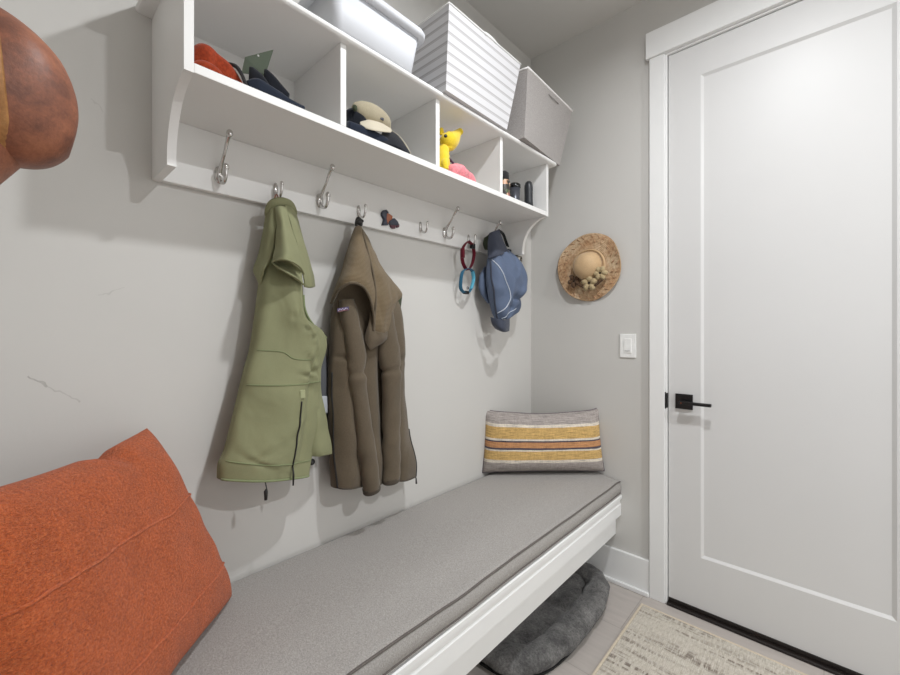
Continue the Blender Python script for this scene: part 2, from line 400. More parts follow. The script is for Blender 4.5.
def sheet(name, rows, mat, parent, thick=.004, nu=28, nv=28, wr=.0, wscale=18, mats=None, label=None):
    """a thick soft panel through a grid of room points"""
    cols = [spl(r, nu) for r in rows]
    grid = [[None] * nu for _ in range(nv)]
    for j in range(nu):
        c = spl([cols[i][j] for i in range(len(rows))], nv)
        for i in range(nv): grid[i][j] = c[i]
    nrm = [[None] * nu for _ in range(nv)]
    for i in range(nv):
        for j in range(nu):
            du = grid[i][min(j + 1, nu - 1)] - grid[i][max(j - 1, 0)]; dv = grid[min(i + 1, nv - 1)][j] - grid[max(i - 1, 0)][j]
            n_ = du.cross(dv)
            n_ = n_.normalized() if n_.length > 1e-9 else Vector((1, 0, 0))
            nrm[i][j] = n_
    vs = []; uv = []
    for s_ in (1, -1):
        for i in range(nv):
            for j in range(nu):
                p = grid[i][j]; w = wr * noise.noise(p * wscale)
                edge = min(1, min(i, nv - 1 - i, j, nu - 1 - j) / 2 + .45)
                vs.append(p + nrm[i][j] * (s_ * thick / 2 * edge + w)); uv.append((j / (nu - 1), 1 - i / (nv - 1)))
    A = nu * nv; fs = []
    for i in range(nv - 1):
        for j in range(nu - 1):
            a = i * nu + j
            fs.append((a, a + 1, a + nu + 1, a + nu)); fs.append((A + a, A + a + nu, A + a + nu + 1, A + a + 1))
    for j in range(nu - 1):
        fs.append((j + 1, j, A + j, A + j + 1)); b_ = (nv - 1) * nu + j; fs.append((b_, b_ + 1, A + b_ + 1, A + b_))
    for i in range(nv - 1):
        a = i * nu; fs.append((a, a + nu, A + a + nu, A + a)); b_ = a + nu - 1; fs.append((b_ + nu, b_, A + b_, A + b_ + nu))
    return mesh(name, vs, fs, mat, parent, True, uv, label=label)

class Loft:
    """closed soft volume: rows of (left point, right point, front depth, back depth) with folds on the front"""
    def __init__(s, rows, nth=64, nv=48, folds=None, power=.75, dirv=(1, 0, 0), wr=.0, wscale=14, thin=0):
        s.nth, s.nv = nth, nv; D = Vector(dirv)
        L = spl([r[0] for r in rows], nv); R = spl([r[1] for r in rows], nv)
        F = [_sp1([r[2] for r in rows], i / (nv - 1)) for i in range(nv)]; K = [_sp1([r[3] for r in rows], i / (nv - 1)) for i in range(nv)]
        s.g = []
        for i in range(nv):
            c = (L[i] + R[i]) / 2; h = (R[i] - L[i]) / 2; ring = []
            for j in range(nth):
                t = 2 * pi * j / nth; ct, st_ = cos(t), sin(t)
                a = math.copysign(abs(ct) ** power, ct); d = math.copysign(abs(st_) ** power, st_)
                p = c + h * a + D * (F[i] * (1 - thin * max(0, a) ** 2) if d > 0 else K[i]) * d
                if folds and d > 0: p += D * folds(a, i / (nv - 1)) * min(1, d * 1.5)
                if wr: p += D * wr * noise.noise(p * wscale) * (1 if d > 0 else 0)
                ring.append(p)
            s.g.append(ring)
    def p(s, a, v):
        """front surface point: a in -1..1 left to right, v 0..1 top to bottom"""
        i = v * (s.nv - 1); i0 = min(int(i), s.nv - 2); best = None
        r = [s.g[i0][j].lerp(s.g[i0 + 1][j], i - i0) for j in range(s.nth // 2 + 1)]
        L, R = r[-1], r[0]; ax = (R - L); tgt = (a + 1) / 2
        for j in range(s.nth // 2):
            u0 = (r[j] - L).dot(ax) / ax.length_squared; u1 = (r[j + 1] - L).dot(ax) / ax.length_squared
            if u1 <= tgt <= u0 and u0 > u1: return r[j].lerp(r[j + 1], (u0 - tgt) / (u0 - u1))
        return r[s.nth // 4]
    def obj(s, name, mat, parent, label=None):
        nth, nv = s.nth, s.nv
        vs = [p for r in s.g for p in r]; fs = []
        uv = [(j / nth, 1 - i / (nv - 1)) for i in range(nv) for j in range(nth)]
        for i in range(nv - 1):
            for j in range(nth): fs.append((i * nth + j, i * nth + (j + 1) % nth, (i + 1) * nth + (j + 1) % nth, (i + 1) * nth + j))
        for i in (0, nv - 1):                              # soft caps
            c = sum(s.g[i], Vector()) / nth; k_ = len(vs); vs.append(c); uv.append((.5, .5))
            for j in range(nth): fs.append((k_, i * nth + (j + 1) % nth, i * nth + j) if i == 0 else (k_, i * nth + j, i * nth + (j + 1) % nth))
        return mesh(name, vs, fs, mat, parent, True, uv, label=label)

def limb(path, radii, nv=48, seg=28, flat=1.0, wr=.003, wscale=22, creases=()):
    """soft tapered tube as (verts, faces): radii along the path, flattened along X by flat"""
    P = spl(path, nv); vs = []; fs = []; D = P[-1] - P[0]
    ref = Vector((0, 1, 0)) if abs(D.z) > abs(D.y) else Vector((0, 0, 1))
    for i in range(nv):
        v = i / (nv - 1); r = _sp1(radii, v)
        for c in creases: r *= 1 - c[1] * math.exp(-((v - c[0]) / c[2]) ** 2)
        if v > .985: r *= .8
        t = (P[min(i + 1, nv - 1)] - P[max(i - 1, 0)]).normalized()
        a = (ref - t * t.dot(ref)).normalized(); b = t.cross(a)
        for j in range(seg):
            th = 2 * pi * j / seg; p = P[i] + a * r * cos(th) + b * r * flat * sin(th)
            p += (p - P[i]).normalized() * wr * noise.noise(p * wscale)
            vs.append(p)
    for i in range(nv - 1):
        for j in range(seg): fs.append((i * seg + j, i * seg + (j + 1) % seg, (i + 1) * seg + (j + 1) % seg, (i + 1) * seg + j))
    fs += [tuple(range(seg))[::-1], tuple((nv - 1) * seg + j for j in range(seg))]
    return vs, fs

# ================================================================== ROOM SHELL
H = 2.745; XR = 4.3; YF = -2.13
DX0, DX1, DZ = .7045, 1.527, 2.442                          # door opening
b = B(); b.box(-.12, DX0 - .004, 0, .12, 0, H).box(DX1 + .004, XR, 0, .12, 0, H).box(DX0 - .004, DX1 + .004, 0, .12, DZ + .004, H)
struct(b.obj('wall_back', M['wall']))
struct(B().box(-.12, 0, -4.2, .12, 0, H).obj('wall_left', M['wall_scuffed']))
struct(B().box(XR, XR + .12, -4.2, .12, 0, H).obj('wall_right', M['wall']))
b = B(); b.box(0, .80, YF - .12, YF, 0, H).box(1.72, XR, YF - .12, YF, 0, H).box(.80, 1.72, YF - .12, YF, 2.35, H)
struct(b.obj('wall_front', M['wall']))
struct(B().box(-.12, XR + .12, -4.2, .12, -.1, 0).obj('floor', M['floor']))
struct(B().box(-.12, XR + .12, -4.2, .12, H, H + .1).obj('ceiling', M['ceiling']))
b = B(); b.box(-.12, .3, -4.32, -4.2, 0, H).box(2.4, XR + .12, -4.32, -4.2, 0, H).box(.3, 2.4, -4.32, -4.2, 0, .6).box(.3, 2.4, -4.32, -4.2, 2.3, H)
struct(b.obj('wall_rear', M['wall']))

# baseboards with a small shoe strip
cz0 = at(649.2, 300, Y=-.02).x - .001
def baseboard(name, x0, x1, yf, sgn=-1):
    b = B(); b.box(x0, x1, min(yf, yf + sgn * .015), max(yf, yf + sgn * .015), .0, .162, .003)
    b.box(x0, x1, min(yf + sgn * .0145, yf + sgn * .028), max(yf + sgn * .0145, yf + sgn * .028), 0, .02, .004)
    struct(b.obj(name, M['trim']))
baseboard('baseboard_back', 0.001, cz0, 0)
baseboard('baseboard_back_right', 1.60, XR - .001, 0)
b = B(); b.box(0, .015, YF, -.029, 0, .152, .003); struct(b.obj('baseboard_left', M['trim']))
baseboard('baseboard_front', 1.72, XR - .001, YF, 1)

# door casing
cz = at(649.2, 300, Y=-.02).x
b = B(); b.box(cz, DX0 - .008, -.02, .0, 0, DZ + .008, .002); struct(b.obj('trim_1', M['trim']))
b = B(); b.box(DX1 + .008, 2 * 1.1157 - cz, -.02, .0, 0, DZ + .008, .002); struct(b.obj('trim_2', M['trim']))
hx = at(645.5, 45, Y=-.03).x
b = B(); b.box(hx, 2 * 1.1157 - hx, -.03, .0, DZ + .008, at(645.5, 34, Y=-.03).z, .002); struct(b.obj('trim_3', M['trim']))
b = B(); b.box(DX0 - .008, DX0, -.012, .09, 0, DZ + .004, .0015).box(DX1, DX1 + .008, -.012, .09, 0, DZ + .004, .0015)
b.box(DX0 - .008, DX1 + .008, -.012, .09, DZ, DZ + .008, .0015).box(DX0, DX1, .046, .09, .02, DZ).obj('door_jamb', M['trim'])
jamb = bpy.data.objects['door_jamb']; jamb.name = 'trim_4'; struct(jamb)
strike = B().box(DX0 - .0115, DX0 - .0035, -.0145, -.0115, .868, .942, .001).box(DX0 - .0035, DX0 + .0005, -.0145, .003, .872, .938, .001).obj('strike_plate', M['black'], jamb)
struct(B().box(DX0, DX1, -.022, .044, .0, .012, .003).obj('trim_5', M['bronze']))

# door: slab with one recessed flat panel, sloped sticking all round
def door_slab():
    x0, x1, z0, z1 = DX0 + .0035, DX1 - .0035, .016, DZ - .003
    p0, p1, q0, q1 = .8326, 1.3987, .248, 2.305; w = .011; d = .008
    yf = .0; yb = .04
    vs = [(x0, yf, z0), (x1, yf, z0), (x1, yf, z1), (x0, yf, z1),
          (p0, yf, q0), (p1, yf, q0), (p1, yf, q1), (p0, yf, q1),
          (p0 + w, yf + d, q0 + w), (p1 - w, yf + d, q0 + w), (p1 - w, yf + d, q1 - w), (p0 + w, yf + d, q1 - w),
          (x0, yb, z0), (x1, yb, z0), (x1, yb, z1), (x0, yb, z1)]
    fs = []
    for i in range(4):
        j = (i + 1) % 4
        fs += [(i, j, 4 + j, 4 + i), (4 + i, 4 + j, 8 + j, 8 + i), (j, i, 12 + i, 12 + j)]
    fs += [(8, 9, 10, 11), (15, 14, 13, 12)]
    return vs, fs
vs, fs = door_slab()
door = struct(mesh('door_1', vs, fs, M['door'], None, False))
hl = Vector((.759, 0, .90))
rose = B().box(.737, .804, -.0095, .0, .874, .939, .0015).obj('door_handle', M['black'], door, label='black square door handle plate')
lv = B(); lv.tube([(.770, -.009, .9065), (.770, -.040, .9065)], .0095, 16)
lv.box(.760, .879, -.052, -.034, .900, .913, .0025)
lv.obj('lever', M['black'], rose)
B().tube([(.770, -.0535, .9065), (.770, -.0515, .9065)], .0022, 8).obj('lock_pin', M['chrome'], rose)
B().box(DX0 + .0038, DX1 - .0038, -.0045, .0, .013, .03, .001).obj('door_sweep', M['bronze'], door, label='dark sweep strip along the door bottom')

# ================================================================== WALL SHELF
SY0, SY1, SD = -1.7604, -.2925, .274
BZ0, BZ1, TZ0, TZ1 = 1.7465, 1.7665, 1.988, 2.006
shelf = root('wall_shelf', (0, -1.04, 1.587), 'white four cubby wall shelf with hook rail above the bench', 'shelf')
def nose(x0, x1, y0, y1, z0, z1):
    """board with a rounded nose on the front and both ends"""
    r = (z1 - z0) / 2; b = B(); n = 6; pr = []
    for i in range(n + 1):
        t = -pi / 2 + pi * i / n; pr.append((r * (cos(t) - 1), (z0 + z1) / 2 + r * sin(t)))
    outline = lambda o: [(x0, y0 - o), (x1 + o - .012, y0 - o), (x1 + o - .004, y0 - o + .003), (x1 + o, y0 - o + .012), (x1 + o, y1 + o - .012), (x1 + o - .004, y1 + o - .003), (x1 + o - .012, y1 + o), (x0, y1 + o)]
    vs = []; fs = []; m = 8
    for o, z in pr: vs += [(p[0], p[1], z) for p in outline(o)]
    for i in range(n):
        for j in range(m): fs.append((i * m + j, i * m + (j + 1) % m, (i + 1) * m + (j + 1) % m, (i + 1) * m + j))
    fs += [tuple(range(m))[::-1], tuple(n * m + j for j in range(m))]
    return b.add(vs, fs)
o = nose(0.0005, .296, SY0 - .034, SY1 + .048, TZ0, TZ1).obj('top_board', M['shelfpaint'], shelf)
B().box(.001, SD, SY0 + .018, SY1 - .018, BZ0, BZ1, .0012).obj('bottom_board', M['shelfpaint'], shelf)
B().box(.0005, .012, SY0 + .018, SY1 - .018, BZ1, TZ0).obj('back_panel', M['shelfpaint'], shelf)
def side(y0, y1):
    """end panel: full height, then an ogee bracket below the cubbies"""
    c = [(SD, TZ0), (SD, BZ0 - .001), (.256, BZ0 - .003), (.226, BZ0 - .012), (.194, BZ0 - .032), (.171, BZ0 - .058), (.154, BZ0 - .088), (.145, BZ0 - .122), (.143, 1.587), (.0005, 1.587), (.0005, TZ0)]
    s_ = spl([(x, z, 0) for x, z in c[1:9]], 26)
    poly = [c[0]] + [(q.x, q.y) for q in s_] + c[9:]
    return B().prism(poly, 'y', y0, y1).obj('side_panel', M['shelfpaint'], shelf)
side(SY0, SY0 + .018); side(SY1 - .018, SY1)
for yy in (-1.3886, -1.0262, -.6638):
    B().box(.012, SD, yy - .009, yy + .009, BZ1, TZ0, .0012).obj('divider', M['shelfpaint'], shelf)
B().box(.0005, .02, SY0 + .018, SY1 - .018, 1.587, BZ0, .002).obj('hook_rail', M['shelfpaint'], shelf)

# coat hooks on the rail
RZ = 1.636
def make_big():
    r = root('coat_hook', (.02, 0, RZ), '', 'coat hook')
    b = B(); prof = [(.0001, 0), (.016, 0), (.016, .0025), (.0125, .006), (.006, .0085), (.0001, .009)]
    b.lathe(prof, (.0, 0, .0), 'x', 24, .85, 1.45)
    b.v = [p + r.location for p in b.v]; b.obj('base_plate', M['chrome'], r, True)
    def up(path, rad, name, ball):
        b = B(); P = spl(path, 26); b.tube([p + r.location for p in P], [_sp1(rad, i / 25) for i in range(26)], 12)
        b.ball(P[-1] + r.location, ball, 1, 1, 1.25); return b.obj(name, M['chrome'], r, True)
    up([(.004, 0, .006), (.020, 0, .026), (.042, 0, .048), (.058, 0, .070), (.078, 0, .088)], [.0062, .0048, .0040, .0048, .0062], 'upper_arm', .0082)
    up([(.004, 0, -.008), (.018, 0, -.024), (.038, 0, -.027), (.050, 0, -.012), (.052, 0, .008)], [.0062, .0056, .0052, .0054, .006], 'lower_prong', .0078)
    return r
def make_small():
    r = root('coat_hook', (.02, 0, RZ - .006), '', 'coat hook')
    b = B(); prof = [(.0001, 0), (.0095, 0), (.0095, .0025), (.0055, .005), (.0001, .0052)]
    b.lathe(prof, (0, 0, .004), 'x', 20, .75, 2.3); b.v = [p + r.location for p in b.v]; b.obj('base_plate', M['chrome'], r, True)
    b = B(); P = spl([(.003, 0, -.004), (.014, 0, -.018), (.030, 0, -.021), (.040, 0, -.006), (.042, 0, .014)], 22)
    b.tube([p + r.location for p in P], [_sp1([.0048, .0042, .004, .0042, .0048], i / 21) for i in range(22)], 12)
    b.ball(P[-1] + r.location, .0060, 1, 1, 1.2); b.obj('prong', M['chrome'], r, True)
    return r
def dup(r, y, label):
    c = r.copy(); COL.objects.link(c); c.location = (r.location.x, y, r.location.z); c['label'] = label
    for ch in list(r.children):
        d = ch.copy(); COL.objects.link(d); d.parent = c
    return c
GB, GS = 'tall double coat hooks on the shelf rail', 'small single hooks on the shelf rail'
big = make_big(); big['group'] = GB; big.location.y = -1.614
big['label'] = 'tall empty nickel hook on rail left of green vest'
dup(big, -1.316, 'tall empty nickel hook on rail between green vest and brown jacket')
dup(big, -.728, 'tall empty nickel hook on rail left of red collar')
dup(big, -.430, 'tall nickel hook mostly hidden behind hanging blue cap')
sm = make_small(); sm['group'] = GS; sm.location.y = -1.460
sm['label'] = 'small nickel hook holding up the green vest'
dup(sm, -1.166, 'small nickel hook holding up the brown hooded jacket')
dup(sm, -.870, 'small empty nickel hook right of the animal ornament')
dup(sm, -.570, 'small nickel hook holding the red and turquoise collars')

# animal-shaped ornament stuck on the rail
orn = root('animal_ornament', (.02, -1.03, 1.61), 'small dark blue and rust animal ornament on hook rail', 'ornament')
def pad(poly, x0, x1, name, mat, parent):
    """a little relief cut to a measured outline, with rounded front"""
    P = [at(q[0], q[1], X=x1) for q in poly]; c = sum(P, Vector()) / len(P); n = len(P); vs = []; fs = []
    for sc, x in ((1, x0), (1, x1 - .002), (.86, x1), (.5, x1 + .001)):
        vs += [Vector((x, c.y + (p.y - c.y) * sc, c.z + (p.z - c.z) * sc)) for p in P]
    for i in range(3):
        for j in range(n): fs.append((i * n + j, i * n + (j + 1) % n, (i + 1) * n + (j + 1) % n, (i + 1) * n + j))
    fs += [tuple(range(n))[::-1], tuple(3 * n + j for j in range(n))]
    return mesh(name, vs, fs, mat, parent, False)
pad([(382.5, 212), (384, 210), (387, 209.5), (389, 212), (388.5, 217), (389.5, 222), (388.5, 225), (383, 225), (384.5, 219), (382.3, 215)], .0205, .031, 'head', M['ornament_dark'], orn)
pad([(387, 213), (389.5, 213.5), (393, 216), (392.5, 219), (389.5, 221), (388, 224), (386.5, 219)], .0205, .033, 'collar', M['ornament_orange'], orn)
pad([(389, 221), (392, 218.5), (395, 218), (398, 221), (399.8, 225), (397, 225.5), (391, 225)], .0205, .030, 'body', M['ornament_dark'], orn)
pad([(390.5, 224.5), (396, 225), (395.8, 228.5), (393.5, 228.5), (391.5, 227)], .0205, .029, 'leg', M['ornament_maroon'], orn)
pad([(396.8, 224.8), (399.7, 224.5), (399.3, 227.2), (397.4, 227.6)], .0205, .029, 'leg', M['ornament_maroon'], orn)

# ================================================================== BENCH
bench = root('wall_bench', (.25, -1.03, .26), 'white built-in bench with stepped front under the grey cushion', 'bench')
B().box(.001, .478, YF + .001, -.001, .392, .427).obj('seat_board', M['trim'], bench)
b = B(); b.prism([(.462, .232), (.4745, .232), (.4745, .308), (.480, .312), (.480, .324), (.5, .330), (.5, .382), (.496, .388), (.496, .405), (.5045, .411), (.5045, .424), (.501, .428), (.462, .428)], 'y', YF + .001, -.001)
b.obj('front_apron', M['trim'], bench)
B().box(.001, .462, -.03, -.016, .30, .392).obj('support_cleat', M['trim'], bench)

# cushion
cush = root('bench_cushion', (.25, -1.03, .428), 'long heathered grey cushion lying on the white bench', 'cushion')
def csec(y):
    """outline of the cushion across the bench at y"""
    e = max(0, 1 - (-.004 - y) / .05); e2 = max(0, 1 - (y - YF - .004) / .05); d = .004 * (e * e + e2 * e2)
    w = .004 * noise.noise(Vector((0, y * 3.1, 0))) + .002 * noise.noise(Vector((3, y * 9, 0)))
    zf = .489 + w - d + .003 * max(0, 1 + y / .3); zb = .434 + w * .4; xf = .493 + .003 * noise.noise(Vector((5, y * 4, 1)))
    top_ = .521 - d
    return [(.012, zb), (.25, zb - .002), (xf - .012, zb - .001), (xf + .004, zb + .004), (xf + .010, (zf + zb) / 2), (xf + .004, zf - .003), (xf - .008, zf + .006),
            (xf - .05, zf + .012), (.36, top_ - .004), (.25, top_), (.12, top_ + .001), (.04, top_ - .002), (.010, top_ - .014), (.004, .48), (.006, zb + .01)], (xf, zf, zb)
ny = 110; vs = []; fs = []; pt = []; pb = []
for i in range(ny):
    y = -.004 + (YF + .008) * i / (ny - 1); sec, (xf, zf, zb) = csec(y)
    s_ = spl([(x, y, z) for x, z in sec] + [(sec[0][0], y, sec[0][1])], 61)[:-1]
    for p in s_: p.z = max(p.z, .4295) if p.z < .447 else p.z + .0012 * noise.noise(p * 11)
    vs += s_; pt.append((xf + .0035, y, zf + .001)); pb.append((xf + .004, y, max(zb + .002, .4335)))
for i in range(ny - 1):
    for j in range(60): fs.append((i * 60 + j, i * 60 + (j + 1) % 60, (i + 1) * 60 + (j + 1) % 60, (i + 1) * 60 + j))
fs += [tuple(range(60)), tuple((ny - 1) * 60 + j for j in range(60))[::-1]]
mesh('cover', vs, fs, M['cushion'], cush)
B().tube(pt, .0034, 8).obj('piping', M['piping'], cush, True)
B().tube(pb, .0034, 8).obj('piping', M['piping'], cush, True)

# ================================================================== PILLOWS
def pillow(name, o, e, v, n, w, h, t, mat, parent, nu=60, nv=44, pinch=.06, warp=None, bulge=.55, wr=.004, uvflip=False):
    """o: bottom middle; e along, v up, n out of the face; two seamed faces"""
    e, v, n = Vector(e), Vector(v), Vector(n); o = Vector(o); vs = []; uv = []; fs = []
    for s_ in (1, -1):
        for i in range(nv + 1):
            for j in range(nu + 1):
                a = -1 + 2 * j / nu; c = -1 + 2 * i / nv
                ea = 1 - pinch * (1 - c * c) * abs(a) ** 3; ec = 1 - pinch * 1.3 * (1 - a * a) * abs(c) ** 3
                f = max(0, (1 - a ** 4) * (1 - c ** 4)) ** bulge
                q = Vector((a * ea * w / 2, (c * ec + 1) * h / 2, s_ * t / 2 * f))
                if warp: q = warp(q, a, c, s_)
                p = o + e * q.x + v * q.y + n * q.z
                if wr and f > 0: p += n * s_ * wr * noise.noise(p * 13) * min(1, f * 2)
                vs.append(p); uv.append((j / nu, i / nv))
    A = (nu + 1) * (nv + 1)
    for i in range(nv):
        for j in range(nu):
            a = i * (nu + 1) + j; fs.append((a, a + 1, a + nu + 2, a + nu + 1)); fs.append((A + a, A + a + nu + 1, A + a + nu + 2, A + a + 1))
    edge = [j for j in range(nu + 1)] + [i * (nu + 1) + nu for i in range(1, nv + 1)] + [nv * (nu + 1) + j for j in range(nu - 1, -1, -1)] + [i * (nu + 1) for i in range(nv - 1, 0, -1)]
    ob = mesh(name, vs, fs, mat, parent, True, uv)
    bm = bmesh.new(); bm.from_mesh(ob.data); bmesh.ops.remove_doubles(bm, verts=bm.verts[:], dist=.0002); bm.to_mesh(ob.data); bm.free()
    rim = [vs[i] for i in edge]
    def face(a, c, lift=.0):                               # a point on the front face
        j = (a + 1) / 2 * nu; i = (c + 1) / 2 * nv; j0 = min(int(j), nu - 1); i0 = min(int(i), nv - 1)
        P = lambda ii, jj: vs[ii * (nu + 1) + jj]
        return P(i0, j0).lerp(P(i0, j0 + 1), j - j0).lerp(P(i0 + 1, j0).lerp(P(i0 + 1, j0 + 1), j - j0), i - i0) + n * lift
    return ob, rim, face

# orange pillow leaning in the front-left corner, face turned to +X+Y
e = Vector((-.7071, .7071, 0)); nh = Vector((.7071, .7071, 0)); lean = radians(17)
v_ = (Vector((0, 0, 1)) * cos(lean) - nh * sin(lean)).normalized(); n_ = e.cross(v_).normalized()
if n_.dot(nh) < 0: n_ = -n_
rb = Vector((.074, -1.630, .523))                          # right bottom corner on the cushion
PW = .55; PH = .485
def owarp(q, a, c, s_):
    k_ = (c + 1) / 2
    q.x -= .105 * k_ * max(0, (a + 1) / 2) ** 1.2
    q.y -= .022 * math.exp(-((a - .34) / .12) ** 2) * k_ ** 3    # slumped top edge
    return q
op = root('orange_pillow', rb - e * PW / 2, 'big burnt orange square pillow leaning in the bench corner', 'pillow')
ob, rim, face = pillow('pillow_cover', rb - e * PW / 2 + nh * .03, e, v_, n_, PW, PH, 0.15, M['orange'], op, 80, 80, .055, owarp, .5, .006)
for c0 in (.27, -.53):
    pth = [face(-1 + 2 * i / 90, c0 + .012 * noise.noise(Vector((i * .15, c0, 0))), .0005 + .0012 * noise.noise(Vector((i * .7, c0 * 5, 2)))) for i in range(3, 85)]
    B().tube(pth, [.0030 + .0016 * noise.noise(Vector((i * .9, 7, c0))) for i in range(len(pth))], 8).obj('seam', M['orange'], op, True)

# striped lumbar pillow across the far corner
le = Vector((.7071, .7071, 0)); ln = Vector((.7071, -.7071, 0)); la = radians(9)
lv_ = (Vector((0, 0, 1)) * cos(la) - ln * sin(la)).normalized(); ln_ = le.cross(lv_).normalized()
if ln_.dot(ln) < 0: ln_ = -ln_
lo = (at(482, 474, Z=.524) + at(606, 472.5, Z=.524)) / 2 + Vector((0, 0, .004))
def lwarp(q, a, c, s_):
    k_ = (c + 1) / 2
    q.x *= 1 - .03 * k_; q.y += .016 * k_ * (abs(a) ** 10) ; q.y -= .010 * k_ ** 2 * math.exp(-(a / .5) ** 2)
    return q
lp = root('lumbar_pillow', lo, 'grey and mustard striped lumbar pillow standing across far bench corner', 'pillow')
ob, rim, face = pillow('pillow_cover', lo - ln * .01, le, lv_, ln_, .600, .292, .15, M['lumbar'], lp, 70, 44, .03, lwarp, .5, .003)
B().tube(rim, .0028, 6, True).obj('edge_seam', M['lumbar_edge'], lp, True)

# ================================================================== FLOOR THINGS
rug = root('area_rug', (1.06, -.8, 0), 'beige flatweave rug with broken brown dashes by the door', 'rug')
b = B(); b.box(.632, 1.50, -1.60, -.105, .0005, .008, .002).obj('rug_field', M['rug'], rug)
b = B(); b.box(.622, .632, -1.61, -.095, .0005, .0085, .002).box(1.50, 1.51, -1.61, -.095, .0005, .0085, .002).box(.632, 1.50, -.105, -.095, .0005, .0085, .002).box(  .632, 1.50, -1.61, -1.60, .0005, .0085, .002)
b.obj('hem', M['rug_edge'], rug)

bed = root('pet_bed', (.28, -.45, 0), 'charcoal plush pet bed pushed under the white bench', 'pet bed')
bx0, bx1, by0, by1 = .045, .547, -.860, -.038
def rr(t, inset=0):
    """rounded-rectangle outline, t in 0..1"""
    n = 3.1; th = 2 * pi * t; hx_, hy_ = (bx1 - bx0) / 2 - inset, (by1 - by0) / 2 - inset
    c, s_ = cos(th), sin(th)
    r = (abs(c) ** n + abs(s_) ** n) ** (-1 / n)
    return Vector(((bx0 + bx1) / 2 + hx_ * r * c, (by0 + by1) / 2 + hy_ * r * s_, 0))
nt = 150; ns = 26; vs = []; fs = []
for i in range(nt):
    c = rr(i / nt, .058); out = (rr(i / nt) - c).normalized()
    lump = .010 * noise.noise(Vector((c.x * 9, c.y * 9, 0)))
    for j in range(ns):
        t = 2 * pi * j / ns; p = c + out * (.056 + lump) * cos(t) + Vector((0, 0, .042 + (.038 + lump) * sin(t)))
        p += Vector((noise.noise(p * 26), noise.noise(p * 26 + Vector((9, 0, 0))), noise.noise(p * 30))) * .007
        p.z = max(p.z, .006); vs.append(p)
for i in range(nt):
    for j in range(ns): fs.append((i * ns + j, ((i + 1) % nt) * ns + j, ((i + 1) % nt) * ns + (j + 1) % ns, i * ns + (j + 1) % ns))
mesh('bolster', vs, fs, M['fur'], bed)
vs = []; fs = []; nr = 14
for k_ in range(nr + 1):
    for i in range(nt):
        c = rr(i / nt, .06); m = Vector(((bx0 + bx1) / 2, (by0 + by1) / 2, 0)); p = m.lerp(c, k_ / nr)
        r = k_ / nr; p.z = .044 + .012 * (1 - r ** 4) + .010 * noise.noise(Vector((p.x * 11, p.y * 9, 1))) - .012 * math.exp(-((p.y + .42) / .018) ** 2) ; vs.append(p)
for k_ in range(nr):
    for i in range(nt): fs.append((k_ * nt + i, (k_ + 1) * nt + i, (k_ + 1) * nt + (i + 1) % nt, k_ * nt + (i + 1) % nt))
mesh('sleeping_pad', vs, fs, M['fur'], bed)
vs = [rr(i / 90, .022) + Vector((0, 0, .001)) for i in range(90)] + [rr(i / 90, .022) + Vector((0, 0, .007)) for i in range(90)]
mesh('base_panel', vs, [tuple(range(90))[::-1], tuple(range(90, 180))] + [(i, (i + 1) % 90, 90 + (i + 1) % 90, 90 + i) for i in range(90)], M['fur_base'], bed, False)

# ================================================================== GREEN VEST
def L2(xl, yl, xr, yr, X): return at(xl, yl, X=X), at(xr, yr, X=X)
def row(xl, yl, xr, yr, x, f, bk): a, c = L2(xl, yl, xr, yr, x); return (a, c, f, bk)
vest = root('vest', at(276, 202, X=.06), 'sage green sleeveless vest hanging from a small hook by its collar', 'vest')
def vf(a, v):
    f = .010 * sin(4.2 * a + 2.5 * v) * (1 - .5 * v)
    f += .012 * math.exp(-((a - .30 - .25 * (1 - v)) / .10) ** 2) * (1 - v) ** .5
    f -= .012 * math.exp(-((a - .62 + .1 * v) / .09) ** 2) * math.exp(-((v - .62) / .22) ** 2)
    for v0, sl, am, a0, wd in ((.625, .05, .007, .62, .30), (.585, .10, .007, .55, .32), (.545, -.06, .005, .62, .26), (.50, .16, .006, .45, .3), (.40, .5, .006, .5, .3), (.30, .6, .006, .25, .35), (.76, -.10, .005, .1, .5), (.86, .12, .004, -.3, .5)):
        f += am * math.exp(-((v - v0 - sl * (a - a0)) / .014) ** 2) * math.exp(-((a - a0) / wd) ** 2)
        f -= am * math.exp(-((v - v0 - .026 - sl * (a - a0)) / .016) ** 2) * math.exp(-((a - a0) / wd) ** 2)
    return f
vrows = [row(268, 226, 297, 222, .06, .022, .02), row(262.5, 255, 301, 258, .07, .035, .03), row(259.5, 285, 303, 292, .075, .048, .035), row(256, 312, 306, 317, .075, .055, .035),
         row(253, 332, 322, 331, .075, .055, .035), row(250, 350, 326, 346, .075, .055, .035), row(245, 368, 320.5, 367, .078, .055, .035), row(241, 384, 320, 383, .08, .055, .035),
         row(233, 417, 318, 417, .083, .055, .035), row(224.5, 450, 313, 450, .088, .053, .035), row(218.5, 464, 310, 464, .09, .050, .035), row(217.5, 478.5, 308, 475, .09, .048, .035)]
vb = Loft(vrows, 84, 84, vf, .66, wr=.008, wscale=10, thin=.5); vb.obj('body', M['vest'], vest)
def seam(lo_, pts, r, name, mat, par, lift=.001):
    q = spl([(a, v, 0) for a, v in pts], 26); B().tube([lo_.p(p.x, p.y) + Vector((lift, 0, 0)) for p in q], r, 8).obj(name, mat, par, True)
def vv_of(i, n=12): return i / (n - 1)
seam(vb, [(-.95, 7 / 11), (-.3, 7.0 / 11), (.4, 6.95 / 11), (.93, 6.9 / 11)], .0016, 'seam', M['vest_seam'], vest)
seam(vb, [(-.95, 9.6 / 11), (-.2, 9.75 / 11), (.5, 9.65 / 11), (.93, 9.55 / 11)], .0016, 'seam', M['vest_seam'], vest)
